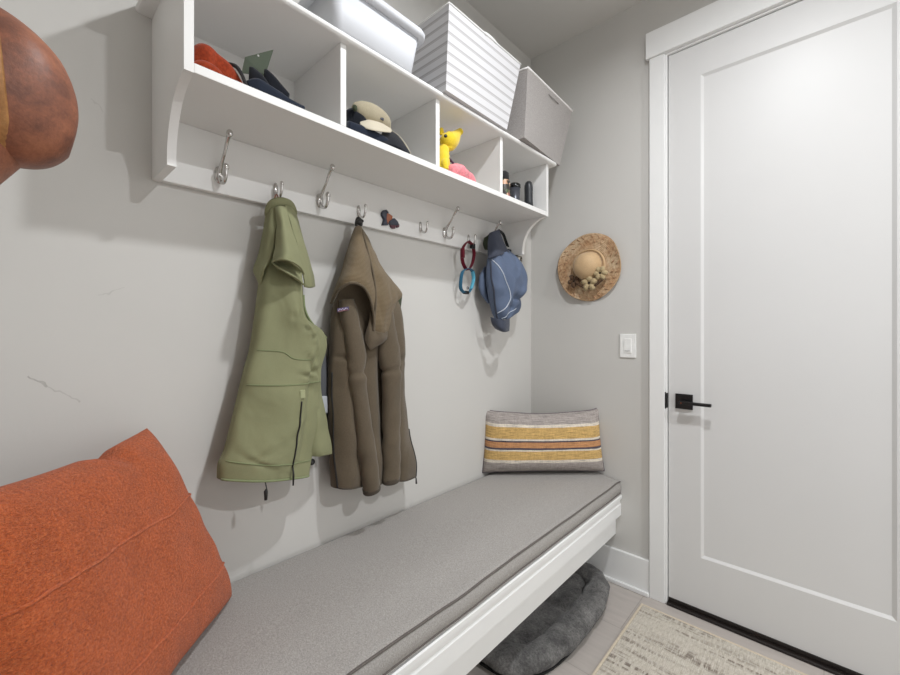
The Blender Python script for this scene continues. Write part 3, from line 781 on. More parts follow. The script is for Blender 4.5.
seam(vb, [(-.95, 5 / 11), (-.4, 5.15 / 11), (-.1, 5.5 / 11), (.4, 5.6 / 11)], .0013, 'seam', M['vest_seam'], vest)
seam(vb, [(-.97, 10.93 / 11), (-.2, 10.95 / 11), (.5, 10.95 / 11), (.95, 10.93 / 11)], .003, 'hem_binding', M['vest_seam'], vest)
seam(vb, [(.27, 7.5 / 11), (.29, 8.3 / 11), (.33, 9.1 / 11), (.38, 9.95 / 11)], .0022, 'pocket_zip', M['zip'], vest, .002)
z0 = vb.p(.27, 7.3 / 11); B().box(z0.x - .002, z0.x + .004, z0.y - .008, z0.y + .008, z0.z - .012, z0.z + .012, .002).obj('zip_tab', M['vest_hi'], vest, label='pale fabric tab at top of pocket zip')
z1 = vb.p(.38, 9.95 / 11) + Vector((.004, 0, 0)); B().tube([z1, z1 + Vector((.004, .0, -.02)), z1 + Vector((.002, .0, -.05))], [.002, .003, .0022], 8).obj('zip_pull', M['zip'], vest, True)
B().tube(spl([at(q[0], q[1], X=q[2]) for q in ((303.5, 295, .085), (304.5, 307, .088), (308, 317, .09), (314, 325.5, .088), (321, 332, .082), (326.5, 338, .074))], 30), .0035, 8).obj('armhole_binding', M['vest_seam'], vest, True)
sheet('side_panel', px([[(306, 384, .07), (314, 383, .075), (320, 382, .06)], [(306, 405, .08), (316, 405, .095), (323, 403, .065)], [(306, 430, .085), (319, 430, .105), (328, 428, .07)],
                        [(306, 448, .09), (320, 449, .105), (331, 446, .075)], [(306, 456, .09), (320, 456, .1), (331.5, 454, .075)]]), M['vest'], vest, .005, wr=.005)
sheet('lining', px([[(308, 356, .04), (322, 352, .04), (326, 352, .03)], [(308, 385, .04), (324, 385, .05), (328, 385, .03)], [(308, 425, .04), (322, 425, .05), (327, 422, .03)]]), M['vest_lining'], vest, .004, 12, 12)
sheet('care_tag', px([[(321.5, 396, .056), (327, 396, .056)], [(322, 404, .058), (327.5, 404, .056)], [(322.5, 414, .057), (328, 413, .055)]]), M['tagwhite'], vest, .0015, 6, 8)
# collar: rolled top, two hanging flaps and the folded front lapel
vs, fs = limb([at(267, 216, X=.06), at(269, 208, X=.075), at(275, 203.5, X=.085), at(283, 202.5, X=.09), at(291, 206, X=.08), at(296, 214, X=.06)], [.005, .011, .014, .014, .011, .005], 40, 20, 1, .004, 30)
mesh('collar_roll', vs, fs, M['vest'], vest)
sheet('collar_flap', px([[(267, 210, .06), (272, 208, .09), (279, 206, .10)], [(264.5, 225, .055), (270, 228, .095), (277, 226, .11)], [(259.5, 250, .05), (265, 255, .095), (272, 255, .118)],
                         [(254, 268, .05), (258.5, 272, .085), (264.5, 268, .115)], [(255.5, 276, .05), (260, 287, .075), (263.5, 272, .105)]]), M['vest'], vest, .005, wr=.004, wscale=25)
sheet('collar_flap', px([[(285, 205, .10), (290, 206, .09), (294.5, 211, .065)], [(290, 222, .11), (297, 228, .10), (301, 233, .06)], [(297, 247, .12), (304, 251, .095), (307.5, 254, .05)],
                         [(302, 270, .115), (309, 274, .09), (313, 275, .05)], [(304.5, 287, .105), (310.5, 288, .085), (315.5, 286.5, .05)]]), M['vest'], vest, .005, wr=.004, wscale=25)
sheet('collar_lapel', px([[(275, 207, .10), (280, 206, .112), (286, 207, .105)], [(277, 225, .118), (283, 222, .14), (289.5, 223, .122)], [(275.5, 245, .130), (286, 243, .165), (297, 246, .138)],
                          [(273, 257, .140), (287, 254.5, .182), (301, 262, .150)], [(272.5, 261.5, .140), (286, 259.5, .188), (304, 273, .152)]]), M['vest'], vest, .005, 36, 36, .002, 20)
sheet('collar_inside', px([[(274, 259.5, .122), (287, 258, .150), (303, 271, .130)], [(274, 262, .116), (286, 264, .132), (302, 275, .118)], [(273.5, 263, .124), (284, 269.5, .148), (302.5, 281, .132)], [(273, 262.5, .134), (284, 271, .164), (303, 284, .142)]]), M['vest'], vest, .004, 32, 24)
up_ = [(272.5, 261.5, .141), (278, 259.7, .168), (286, 259.5, .189), (295, 263, .178), (301, 268, .164), (304, 274, .153)]
lw_ = [(272.5, 262.2, .137), (278, 267.5, .155), (285, 271.5, .166), (293, 276, .160), (299, 280, .150), (303.5, 284.5, .142)]
for q in (up_, lw_): B().tube(spl([at(c[0], c[1], X=c[2]) for c in q], 30), .0030, 8).obj('collar_edge', M['vest'], vest, True)
B().tube(spl([at(275.5, 204, X=.07), at(274.6, 198, X=.062), at(276.5, 194.5, X=.052), at(278.2, 198, X=.062), at(278, 204, X=.07)], 24), .0018, 8).obj('hanger_loop', M['loop'], vest, True)
p = vb.p(-.2, .995); B().tube([p, p + Vector((.0, .004, -.02)), p + Vector((0, .002, -.028)), p + Vector((0, .002, -.05))], [.0015, .0015, .0055, .004], 8).obj('cord_toggle', M['zip'], vest, True)
p = at(291, 476, X=.07); B().ball(p, .011, 1, 1.7, .7).obj('hem_adjuster', M['olive'], vest, True)
p = at(311.5, 462, X=.085); B().ball(p, .009, 1, 1.2, 1.1).obj('hem_adjuster', M['zip'], vest, True)

# ================================================================== BROWN HOODED JACKET
jk = root('hooded_jacket', at(358, 222, X=.05), 'brown fleece hooded jacket hanging on a small hook', 'jacket')
def jf(a, v):
    f = -.030 * math.exp(-((a - .22) / .15) ** 2) + .010 * math.exp(-((a + .7) / .22) ** 2)
    f += .007 * sin(9 * a + 3 * v) * v
    f -= .010 * math.exp(-((v - .385) / .018) ** 2) * math.exp(-((abs(a) - .75) / .3) ** 2)
    return f
jrows = [row(341, 290, 392, 288, .05, .02, .03), row(334, 306, 399, 306, .055, .035, .035), row(331.5, 330, 402.5, 334, .06, .042, .04), row(330.5, 355, 403, 358, .06, .045, .04),
         row(329.5, 372, 402.5, 377, .06, .042, .04), row(329, 400, 404, 402, .06, .045, .04), row(330, 440, 408.5, 436, .06, .045, .04), row(331, 470, 413.5, 460, .062, .043, .04), row(332, 487, 414, 476, .062, .04, .04)]
jb = Loft(jrows, 90, 80, jf, .7, wr=.007, wscale=12); jb.obj('body', M['jacket'], jk)
seam(jb, [(-.985, .5), (-.985, .7), (-.975, .85), (-.965, .99)], .0028, 'front_zip', M['zip'], jk, .001)
seam(jb, [(.975, .72), (.98, .85), (.975, .99)], .0028, 'front_zip', M['zip'], jk, .001)
seam(jb, [(-.95, .992), (-.5, .995), (0, .995), (.5, .995), (.95, .992)], .0028, 'hem_binding', M['jacket_seam'], jk)
sl = [at(347, 300, X=.085), at(351, 325, X=.098), at(355.5, 352, X=.105), at(357, 378, X=.108), at(361, 405, X=.11), at(365, 440, X=.112), at(369.5, 470, X=.112), at(372, 491, X=.11)]
vs, fs = limb(sl, [.027, .032, .033, .030, .029, .032, .033, .031], 70, 36, .8, .005, 20, [(.40, .20, .018), (.435, -.10, .02), (.16, .08, .03), (.66, .06, .03)]); mesh('sleeve', vs, fs, M['jacket'], jk)
vs, fs = limb([sl[-1] + (sl[-2] - sl[-1]) * .22, sl[-1] + (sl[-2] - sl[-1]) * .02, sl[-1] + (sl[-1] - sl[-2]) * .06], [.0325, .032, .028], 10, 30, .8, 0); mesh('cuff', vs, fs, M['jacket_seam'], jk)
sr = [at(384, 312, X=.085), at(387, 335, X=.098), at(389.5, 356, X=.105), at(391.5, 374, X=.108), at(391.5, 405, X=.108), at(391.5, 435, X=.108), at(391.5, 462, X=.108), at(391, 482, X=.106)]
vs, fs = limb(sr, [.034, .041, .042, .038, .037, .037, .036, .033], 70, 36, .7, .005, 20, [(.40, .16, .018), (.435, -.09, .02), (.18, .07, .03), (.7, .06, .03)]); mesh('sleeve', vs, fs, M['jacket'], jk)
vs, fs = limb([sr[-1] + (sr[-2] - sr[-1]) * .22, sr[-1] + (sr[-2] - sr[-1]) * .02, sr[-1] + (sr[-1] - sr[-2]) * .06], [.0345, .034, .029], 10, 30, .7, 0); mesh('cuff', vs, fs, M['jacket_seam'], jk)
# hood: fan of panels from the peak; left panel ends in the face opening, right panel hangs lower
pk = [(357, 227, .055), (358.5, 226.5, .065), (360.5, 227, .06), (362, 228, .05)]
hl_rows = [[(355.5, 227.5, .05), (356.5, 226.5, .058), (358, 226, .063), (359.5, 226, .066), (361, 227, .064)],
           [(350.5, 240, .055), (353, 239, .075), (357, 238, .088), (361, 238, .09), (364.5, 239, .082)],
           [(344.5, 261, .06), (349, 258, .095), (356, 255, .115), (363, 256, .118), (370, 260, .105)],
           [(339, 279, .06), (344, 273, .105), (353, 268, .132), (363, 270, .138), (373.5, 278, .125)],
           [(334, 293, .06), (340, 283, .108), (351, 276, .140), (365, 281, .148), (375.5, 300, .138)],
           [(331, 303, .06), (338, 291, .105), (349, 283.5, .138), (366, 290, .148), (374, 318, .138)]]
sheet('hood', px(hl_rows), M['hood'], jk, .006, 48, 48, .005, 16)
hr_rows = [[(360.5, 226.5, .064), (361.5, 227, .06), (363, 228, .052), (363.5, 229, .045)],
           [(364, 239, .083), (367, 241, .078), (369.5, 244, .065), (370.5, 246, .05)],
           [(369.5, 260, .106), (374, 260, .098), (378, 262, .078), (379.5, 264, .05)],
           [(373.5, 278, .125), (382, 279, .115), (389, 280, .085), (391.5, 281, .05)],
           [(375.5, 300, .138), (385, 298, .135), (395, 294, .10), (402, 293.5, .06)],
           [(374.5, 318, .137), (384, 316, .138), (391.5, 309, .108), (396.3, 303, .068)],
           [(373, 332, .132), (381, 333, .137), (388, 331, .115), (393, 322, .075)]]
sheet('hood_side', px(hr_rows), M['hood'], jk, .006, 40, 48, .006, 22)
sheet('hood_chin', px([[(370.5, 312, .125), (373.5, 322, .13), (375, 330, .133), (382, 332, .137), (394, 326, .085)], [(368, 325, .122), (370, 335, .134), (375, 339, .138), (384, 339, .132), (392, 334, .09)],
                       [(364, 338, .115), (367, 345, .125), (371, 349.5, .128), (380, 344, .122), (389, 338, .09)]]), M['jacket'], jk, .005, 30, 20, .002, 20)
edge = [(331, 303.5, .06), (338, 291, .107), (349, 283.5, .141), (358, 284, .149), (366, 290, .152), (371.5, 303, .146), (374, 318, .141), (373.5, 331, .136)]
B().tube(spl([at(q[0], q[1], X=q[2]) for q in edge], 60), .0042, 10).obj('hood_binding', M['jacket'], jk, True)
B().tube(spl([at(q[0], q[1], X=q[2]) for q in ((361, 227.5, .066), (364.5, 239, .088), (370, 260, .111), (374, 278, .131), (376, 299, .143), (374.5, 318, .141))], 50), .0035, 8).obj('hood_seam', M['jacket'], jk, True)
sheet('hood_lining', px([[(340, 288, .08), (352, 281, .10), (366, 290, .10), (374, 318, .10)], [(337, 300, .07), (352, 298, .085), (364, 305, .09), (371, 325, .10)], [(337, 312, .08), (350, 316, .09), (362, 322, .095), (368, 336, .10)]]), M['jacket'], jk, .004, 24, 20)
sheet('hood_adjuster', px([[(396, 301, .066), (399, 299, .070), (402, 295.5, .066)], [(394.5, 308, .064), (397.5, 308, .072), (400.8, 306, .066)], [(394.5, 313, .064), (397, 315.5, .070), (399.8, 316.5, .066)]]), M['olive'], jk, .006, 10, 12)
B().tube(spl([at(356.3, 226, X=.06), at(356.4, 222, X=.06), at(357.8, 218.5, X=.056), at(360.2, 219.5, X=.056), at(361.2, 224, X=.06), at(359, 227, X=.062)], 30, ), .0055, 10).ball(at(359.3, 222.3, X=.068), .0095, .9, 1.25, 1.0).ball(at(362, 221, X=.066), .006, 1, 1, 1).obj('hanger_loop', M['zip'], jk, True)
p = at(416, 478, X=.075); B().tube([at(414.3, 474, X=.075), p, p + Vector((0, .002, -.022))], [.0016, .0022, .0035], 8).obj('zip_pull', M['zip'], jk, True)
# little embroidered patch on the chest
def onj(x, y, dx=.0): return at(x, y, X=dx)
pc = [at(q[0], q[1], X=.1125) for q in ((337, 308.5), (348.5, 306.5), (348.7, 310.2), (337.2, 312.2))]
mesh('logo_patch', pc + [p + Vector((.002, 0, 0)) for p in pc], [(3, 2, 1, 0), (4, 5, 6, 7), (0, 1, 5, 4), (1, 2, 6, 5), (2, 3, 7, 6), (3, 0, 4, 7)], M['patch'], jk, False, label='small purple logo patch')
lpatch = bpy.data.objects['logo_patch']
B().tube([at(q[0], q[1], X=.115) for q in ((338.2, 311), (340, 308.7), (341.3, 310), (342.8, 308.3), (344, 309.9), (346, 307.9), (347.6, 308.6))], .0008, 6).obj('logo_mountains', M['patch_white'], lpatch, True)
B().tube([at(q[0], q[1], X=.1148) for q in ((337.9, 311.6), (342, 310.9), (348.1, 309.7))], .0006, 6).obj('logo_band', M['patch_orange'], lpatch, True)

# ================================================================== COLLARS AND BLUE CAP
def oval(pts, n=60):
    P = [Vector(p) for p in pts]; return spl(P + [P[0]], n + 1)[:-1] if True else P
red = root('dog_collar', at(468, 245, X=.05), 'dark red looped collar hanging from a small hook', 'collar')
rp = [at(q[0], q[1], X=q[2]) for q in ((468.5, 241, .052), (464.5, 245, .054), (462, 252, .052), (463, 263, .048), (467.5, 270, .044), (472, 264, .04), (474, 254, .038), (472.5, 246, .044))]
B().tube(spl(rp + [rp[0]], 61)[:-1], 0, 12, True, (Vector((.9, .35, .2)).normalized(), .0085, .0022)).obj('webbing', M['red'], red, True)
p = at(472.6, 246, X=.044); B().box(p.x - .008, p.x + .008, p.y - .012, p.y + .012, p.z - .012, p.z + .012, .003).obj('buckle', M['blacknylon'], red)
p = at(462.6, 253, X=.052); B().box(p.x - .008, p.x + .008, p.y - .008, p.y + .008, p.z - .022, p.z + .022, .003).obj('slider', M['red'], red)
blu = root('dog_collar', at(467, 270, X=.05), 'turquoise looped collar hanging linked below the red one', 'collar')
bp = [at(q[0], q[1], X=q[2]) for q in ((468.5, 268.5, .044), (463, 271, .048), (461, 279, .048), (461, 289, .046), (466.5, 293.5, .042), (471, 289, .036), (473.6, 279, .034), (472.5, 271.5, .038))]
B().tube(spl(bp + [bp[0]], 61)[:-1], 0, 12, True, (Vector((.9, .35, .2)).normalized(), .0085, .0022)).obj('webbing', M['cyan'], blu, True)
B().tube(spl(bp[5:8], 20), 0, 12, False, (Vector((.9, .35, .2)).normalized(), .009, .0029)).obj('pale_strap', M['cyanlight'], blu, True)
p = at(466, 292.5, X=.043); B().box(p.x - .008, p.x + .008, p.y - .014, p.y + .014, p.z - .007, p.z + .007, .002).obj('buckle', M['blacknylon'], blu)
B().lathe([(.0001, -.001), (.008, -.001), (.008, .001), (.0001, .001)], at(467.5, 288, X=.046), 'x', 20).obj('tag_disc', M['chrome'], blu)

cap = root('blue_cap', at(501, 231, X=.09), 'slate blue cap hanging under the shelf by its back strap', 'cap')
def cf(a, v):
    return .016 * math.exp(-((v - .50 - .06 * a) / .06) ** 2) * max(0, .3 + .7 * a) - .022 * math.exp(-((v - .60 - .08 * a) / .03) ** 2) * math.exp(-((a - .45) / .4) ** 2) + .006 * sin(7 * a + 5 * v) - .012 * math.exp(-((v - .30 + .25 * a) / .03) ** 2) * math.exp(-((a - .35) / .3) ** 2) + .010 * math.exp(-((v - .36 + .25 * a) / .035) ** 2) * math.exp(-((a - .35) / .3) ** 2) - .012 * math.exp(-((v - .76 - .1 * a) / .025) ** 2) * math.exp(-((a - .2) / .4) ** 2) - .008 * math.exp(-((a + .25 - .6 * v) / .12) ** 2)
crow = [row(489.5, 257, 507, 250, .10, .03, .03), row(488.5, 266, 514.5, 259, .10, .048, .04), row(488.5, 277, 520.5, 271, .10, .060, .05), row(489.5, 288, 522.5, 284, .10, .060, .05),
        row(491, 296, 519, 294, .10, .052, .05), row(492.5, 304, 515.5, 303, .10, .046, .045), row(494.5, 312, 512, 312, .10, .036, .04), row(497, 320, 508.5, 319, .10, .02, .03)]
cb = Loft(crow, 64, 56, cf, .85, wr=.006, wscale=20); cb.obj('crown', M['blue'], cap)
seam(cb, [(-.97, .06), (-.82, .16), (-.62, .30), (-.44, .45), (-.32, .56), (-.28, .64), (-.36, .73), (-.62, .82), (-.93, .88)], .0022, 'reflective_piping', M['reflect'], cap, .001)
seam(cb, [(.75, .80), (.2, .86), (-.3, .93), (-.7, .965)], .0016, 'reflective_piping', M['reflect'], cap, .001)
seam(cb, [(-.985, .08), (-.98, .3), (-.97, .6), (-.95, .9), (-.9, .97)], .0045, 'edge_fold_shade', M['bluedark'], cap, -.002)  # dark tube paints the shade in the fold along the left edge
sheet('back_panel', px([[(489.5, 233, .075), (493, 231.5, .09), (499, 229.5, .095)], [(488, 240, .085), (495, 239, .108), (502, 237.5, .105)], [(487.5, 249, .095), (496, 247.5, .124), (505.5, 246, .118)], [(488, 259, .105), (497.5, 256, .134), (509, 252, .122)]]), M['bluedark'], cap, .006, 24, 24, .002, 25)
B().tube(spl([at(498, 230, X=.08), at(503, 234, X=.06), at(506, 242, X=.055), at(509, 250, X=.06), at(512, 255, X=.075)], 24), 0, 10, False, (Vector((.9, -.3, .1)).normalized(), .011, .002)).obj('strap', M['blacknylon'], cap, True)
p = at(508.5, 251, X=.07); B().box(p.x - .010, p.x + .010, p.y - .014, p.y + .014, p.z - .014, p.z + .008, .003).obj('strap_buckle', M['blacknylon'], cap)
sheet('inner_panel', px([[(484, 238, .04), (487, 236, .06), (490, 233, .07)], [(483, 244, .04), (487, 244, .065), (490, 243, .08)], [(485, 250, .04), (488, 250, .065), (491, 250, .08)]]), M['olive'], cap, .005, 10, 10)
vs, fs = limb([at(485.5, 267, X=.05), at(483, 276, X=.05), at(482.5, 286, X=.05), at(485, 295, X=.05), at(489, 303, X=.06)], [.006, .020, .022, .018, .008], 30, 18, .7, .003); mesh('side_flap', vs, fs, M['blue'], cap)
vs, fs = limb([at(511, 293, X=.06), at(516.5, 299, X=.06), at(517.5, 307, X=.06), at(511, 316, X=.07)], [.012, .024, .023, .008], 24, 18, .6, .003); mesh('side_flap', vs, fs, M['blue'], cap)
sheet('brim', px([[(490.5, 317, .10), (498, 319, .135), (504, 320, .145), (509.5, 318, .13)], [(492, 324, .10), (499, 327, .14), (505, 328, .15), (509.5, 325, .13)], [(495.5, 328.5, .10), (501, 331, .135), (505, 332, .142), (509, 331, .125)]]), M['bluedark'], cap, .006, 24, 20)
p0, p1 = at(514.5, 263.5, X=.105), at(522, 256.5, X=.105)
B().box(.100, .107, p0.y, p1.y, p0.z, p1.z, .002).obj('strap_tab', M['bwprint'], cap, label='small black and white patterned tab')

# ================================================================== STRAW HAT ON THE BACK WALL
hc = at(586, 266, Y=-.045)
hat = root('straw_hat', (hc.x, -.002, hc.z), 'round woven straw sun hat with fabric flowers on the wall', 'hat')
hat_c = Vector((hc.x, 0, hc.z))
nr, nt = 30, 96; vs = []; fs = []
def hat_pt(r, t, side=0):
    """profile of brim and crown: r 0..1 centre to rim"""
    rx, rz = .165, .170
    if r < .42: q = r / .42; d = .030 + .060 * (1 - q ** 2.6) ** .6
    elif r < .5: q = (r - .42) / .08; d = .030 - .013 * q
    else: q = (r - .5) / .5; d = .016 + .004 * q + .011 * sin(2 * t + .9) * q ** 2 + .006 * sin(5 * t) * q ** 3
    off = (1 - min(1, r / .5)) * Vector((-.012, 0, .004))
    return hat_c + Vector((rx * r * cos(t), -d + side * .0025, rz * r * sin(t) * (1 + .02 * sin(3 * t)))) + off
# crown and brim as two parts
def hat_part(name, r0, r1, mat, n):
    vs = []; fs = []
    for s_ in (0, 1):
        for i in range(n + 1):
            for j in range(nt): vs.append(hat_pt(r0 + (r1 - r0) * i / n, 2 * pi * j / nt, s_))
    A = (n + 1) * nt
    for i in range(n):
        for j in range(nt):
            a, b_ = i * nt + j, i * nt + (j + 1) % nt
            fs.append((a, b_, b_ + nt, a + nt)); fs.append((A + a, A + a + nt, A + b_ + nt, A + b_))
    for i in ((0, n) if r0 > .01 else (n,)):
        for j in range(nt): a, b_ = i * nt + j, i * nt + (j + 1) % nt; fs.append((a, b_, A + b_, A + a))
    ob = mesh(name, vs, fs, mat, hat); return ob
brim = hat_part('brim', .44, 1.0, M['straw'], 22); hat_part('crown', .002, .455, M['strawplain'], 20)
b = B()
random.seed(3)
for rr_, n_d, ln_d in ((.90, 26, .10), (.76, 20, .10)):    # slanted raffia stitches round the brim
    for i in range(n_d):
        t = 2 * pi * i / n_d + random.uniform(-.06, .06); dr = .045
        b.tube([hat_pt(rr_ - dr, t) + Vector((0, -.001, 0)), hat_pt(rr_ + dr * .2, t + .05) + Vector((0, -.0016, 0)), hat_pt(rr_ + dr, t + .09) + Vector((0, -.001, 0))], .0022, 6)
me = brim.data; bm = bmesh.new(); bm.from_mesh(me); me.materials.append(M['strawdash']); nv_ = [bm.verts.new(p - hat.location) for p in b.v]
for q in b.f:
    f_ = bm.faces.new([nv_[i] for i in q]); f_.material_index = 1; f_.smooth = True
bm.to_mesh(me); bm.free()
b = B(); b.tube([hat_pt(.5, 2 * pi * i / 60) + Vector((0, -.006, 0)) for i in range(60)], .0055, 8, True); b.obj('hat_band', M['strawplain'], hat, True)
def flower(cx_, cz_, y, r, petals, ang, mat):
    c = Vector((cx_, y, cz_)); fl = None
    b = B()
    for i in range(petals):
        t = 2 * pi * i / petals + ang; d = Vector((cos(t), 0, sin(t))); s_ = Vector((-sin(t), 0, cos(t)))
        P = [c + d * r * .2, c + d * r * .6 + Vector((0, -.010, 0)), c + d * r + Vector((0, -.004, 0))]
        b.tube(spl(P, 9), [r * .14, r * .28, r * .36, r * .40, r * .41, r * .38, r * .34, r * .26, r * .12], 10)
    fl = b.obj('flower', mat, hat, True)
    B().ball(c + Vector((0, -.010, 0)), r * .22).obj('flower_centre', M['flowerdark'], fl, True); return fl
q = at(589, 283, Y=-.05); flower(q.x, q.z, -.036, .040, 5, .3, M['flower'])
q = at(600, 273, Y=-.05); flower(q.x, q.z, -.036, .034, 6, 0, M['flower'])
q = at(573.5, 281, Y=-.05); flower(q.x, q.z, -.034, .032, 5, .8, M['leaf'])
q0 = [at(570, 276, Y=-.04), at(578, 284, Y=-.045), at(590, 288, Y=-.048), at(603, 279, Y=-.045)]
B().tube(spl(q0, 24), .006, 8).obj('ribbon', M['leaf'], hat, True)

# light switch
a, c = at(620, 334, Y=-.004), at(636, 358, Y=-.004)
sw = root('light_switch', ((a.x + c.x) / 2, 0, (a.z + c.z) / 2), 'white wall switch plate beside the door casing', 'light switch')
sx_, sz_ = (a.x + c.x) / 2, (a.z + c.z) / 2
B().box(a.x, c.x, -.006, -.0002, c.z, a.z, .002).obj('face_plate', M['switch'], sw)
B().box(sx_ - .0165, sx_ + .0165, -.0085, -.0055, sz_ - .034, sz_ + .034, .0012).obj('rocker', M['switch'], sw)
B().box(sx_ - .012, sx_ + .012, -.0102, -.0083, sz_ - .026, sz_ - .018, .0008).obj('slider', M['switch_slider'], sw, label='grey dimmer slider')
for dz in (.048, -.048): B().tube([(sx_, -.0066, sz_ + dz), (sx_, -.0058, sz_ + dz)], .003, 10).obj('screw', M['switch'], sw)

# ================================================================== BROWN LEATHER HAT (front-left wall)
hb = Vector((.40, -2.046, 1.548))
lh = root('leather_hat', hb, 'worn brown leather hat hanging at the far left edge', 'hat')
def lh_mesh():
    vs = []; fs = []; nt = 72; n = 26
    for i in range(n + 1):
        q = i / n
        for j in range(nt):
            t = 2 * pi * j / nt
            # q: 0 base .. 1 top centre
            y = .115 * sin(q * pi / 2) ** .9; r = max(0, 1 - (y / .1150001) ** 4.2) ** .5
            x_ = .088 * r * cos(t); z_ = .103 * r * sin(t)
            dent = .030 * math.exp(-((x_) / .03) ** 2) * max(0, (q - .66) / .34)              # crease along the top
            pin = .012 * math.exp(-((cos(t) - .9) / .35) ** 2) * math.exp(-((q - .62) / .22) ** 2)  # front pinch
            y -= dent; y *= 1 - .16 * (z_ / .103 + .12) ** 2
            p = Vector((x_ * (1 - pin * 6), y, z_)) + Vector((0, 0, -.008 * q))
            p += Vector((noise.noise(p * 14), 0, noise.noise(p * 14 + Vector((5, 0, 0))))) * .006
            y_tilt = p.z * -.08
            vs.append(hb + Vector((p.x, p.y + y_tilt + .004, p.z)))
    for i in range(n):
        for j in range(nt): fs.append((i * nt + j, (i + 1) * nt + j, (i + 1) * nt + (j + 1) % nt, i * nt + (j + 1) % nt))
    return vs, fs
vs, fs = lh_mesh(); mesh('crown', vs, fs, M['leather'], lh)
vs = []; fs = []; nt = 72
for s_ in (0, 1):
    for i in range(13):
        for j in range(nt):
            t = 2 * pi * j / nt; q = i / 12; rx, rz = .086 + .062 * q, .101 + .068 * q
            y = .004 + (.046 - .052 * q) * max(0, -sin(t)) ** 3 - .075 * q ** 2 * max(0, sin(t)) ** 2 - .006 * q * abs(cos(t)) - .004 * s_
            z = rz * sin(t); vs.append(hb + Vector((rx * cos(t), y - z * .08, z)))
A = 13 * nt
for i in range(12):
    for j in range(nt):
        a, b_ = i * nt + j, i * nt + (j + 1) % nt
        fs.append((a, a + nt, b_ + nt, b_)); fs.append((A + a, A + b_, A + b_ + nt, A + a + nt))
for i in (0, 12):
    for j in range(nt): a, b_ = i * nt + j, i * nt + (j + 1) % nt; fs.append((a, b_, A + b_, A + a))
mesh('brim', vs, fs, M['leather'], lh)
ring = []
b = B(); n = 60
b.tube([hb + Vector((.0905 * cos(2 * pi * j / n), .026 - .105 * sin(2 * pi * j / n) * .08, .1055 * sin(2 * pi * j / n))) for j in range(n)], 0, 10, True, (Vector((0, 1, .08)).normalized(), .013, .0022)).obj('hat_band', M['leatherband'], lh, True)

# ================================================================== BINS ON TOP OF THE SHELF
TB = TZ1 + .0008
def open_bin(name, c, wall, mat, parent, bev=.004, uvs=True):
    """tapered open box from 8 outer corners (bottom FL FR BR BL, then top)"""
    o_ = [Vector(p) for p in c]; cb_ = sum(o_[:4], Vector()) / 4; ct = sum(o_[4:], Vector()) / 4
    i_ = [p.lerp(cb_, .05) + Vector((0, 0, wall)) for p in o_[:4]] + [p.lerp(ct, .05) for p in o_[4:]]
    vs = []; fs = []; uv = []
    def quad(a, b_, c_, d, u): n = len(vs); vs.extend([a, b_, c_, d]); uv.extend(u); fs.append((n, n + 1, n + 2, n + 3))
    U = [(0, 0), (1, 0), (1, 1), (0, 1)]; T = [(0, 1), (1, 1), (1, 1), (0, 1)]
    for i in range(4):
        j = (i + 1) % 4
        quad(o_[i], o_[j], o_[4 + j], o_[4 + i], U); quad(i_[j], i_[i], i_[4 + i], i_[4 + j], U); quad(o_[4 + i], o_[4 + j], i_[4 + j], i_[4 + i], T)
    quad(o_[3], o_[2], o_[1], o_[0], [(0, .02)] * 4); quad(i_[0], i_[1], i_[2], i_[3], [(0, .02)] * 4)
    return mesh(name, vs, fs, mat, parent, False, uv)
# striped canvas bin
sF0, sF1 = .300, .322
sc = [(.309, -1.024, TB), (.303, -.668, TB), (.02, -.668, TB), (.02, -1.024, TB), (sF1, -1.022, 2.288), (sF1, -.600, 2.288), (.004, -.600, 2.288), (.004, -1.022, 2.288)]
sb = root('storage_bin', (.17, -.865, TB), 'grey and white striped canvas bin in the middle on the shelf', 'storage bin')
open_bin('canvas_body', sc, .004, M['striped'], sb)
rim = [Vector(p) for p in sc[4:]]
def rimloop(c, n=12):
    P = []
    for i in range(4):
        for k_ in range(n): P.append(Vector(c[i]).lerp(Vector(c[(i + 1) % 4]), k_ / n))
    return P
B().tube(rimloop(sc[4:]), .0035, 8, True).obj('rim_binding', M['stripedtrim'], sb, True)
hp = [Vector((sF1 + .001, -.80 + .035 * sin(pi * (i / 16 - .5)), 2.286 + .006 * cos(pi * (i / 16 - .5)))) for i in range(17)]
B().tube(hp, 0, 8, False, (Vector((1, 0, .1)).normalized(), .003, .006)).obj('handle', M['stripedtrim'], sb, True)
# grey linen bin, turned a little on the shelf
g0, g1 = Vector((.318, -.566, TB)), Vector((.286, -.204, TB)); gd = Vector((-.258, -.024, 0))
gt0, gt1 = Vector((.325, -.551, 2.297)), Vector((.300, -.104, 2.303))
gc = [g0, g1, g1 + gd, g0 + gd, gt0, gt1, gt1 + gd * 1.04, gt0 + gd * 1.04]
gb = root('storage_bin', (.17, -.39, TB), 'plain grey linen bin with white rim beside the back wall', 'storage bin')
open_bin('canvas_body', gc, .004, M['linen'], gb)
B().tube(rimloop(gc[4:]), .0048, 8, True).obj('rim_binding', M['linentrim'], gb, True)
m0 = gt0.lerp(gt1, .42); m1 = gt0.lerp(gt1, .64)
B().tube([m0 + Vector((.002, 0, -.030)), m0.lerp(m1, .5) + Vector((.006, 0, -.034)), m1 + Vector((.002, 0, -.030))], .0022, 8).obj('handle', M['linen'], gb, True)
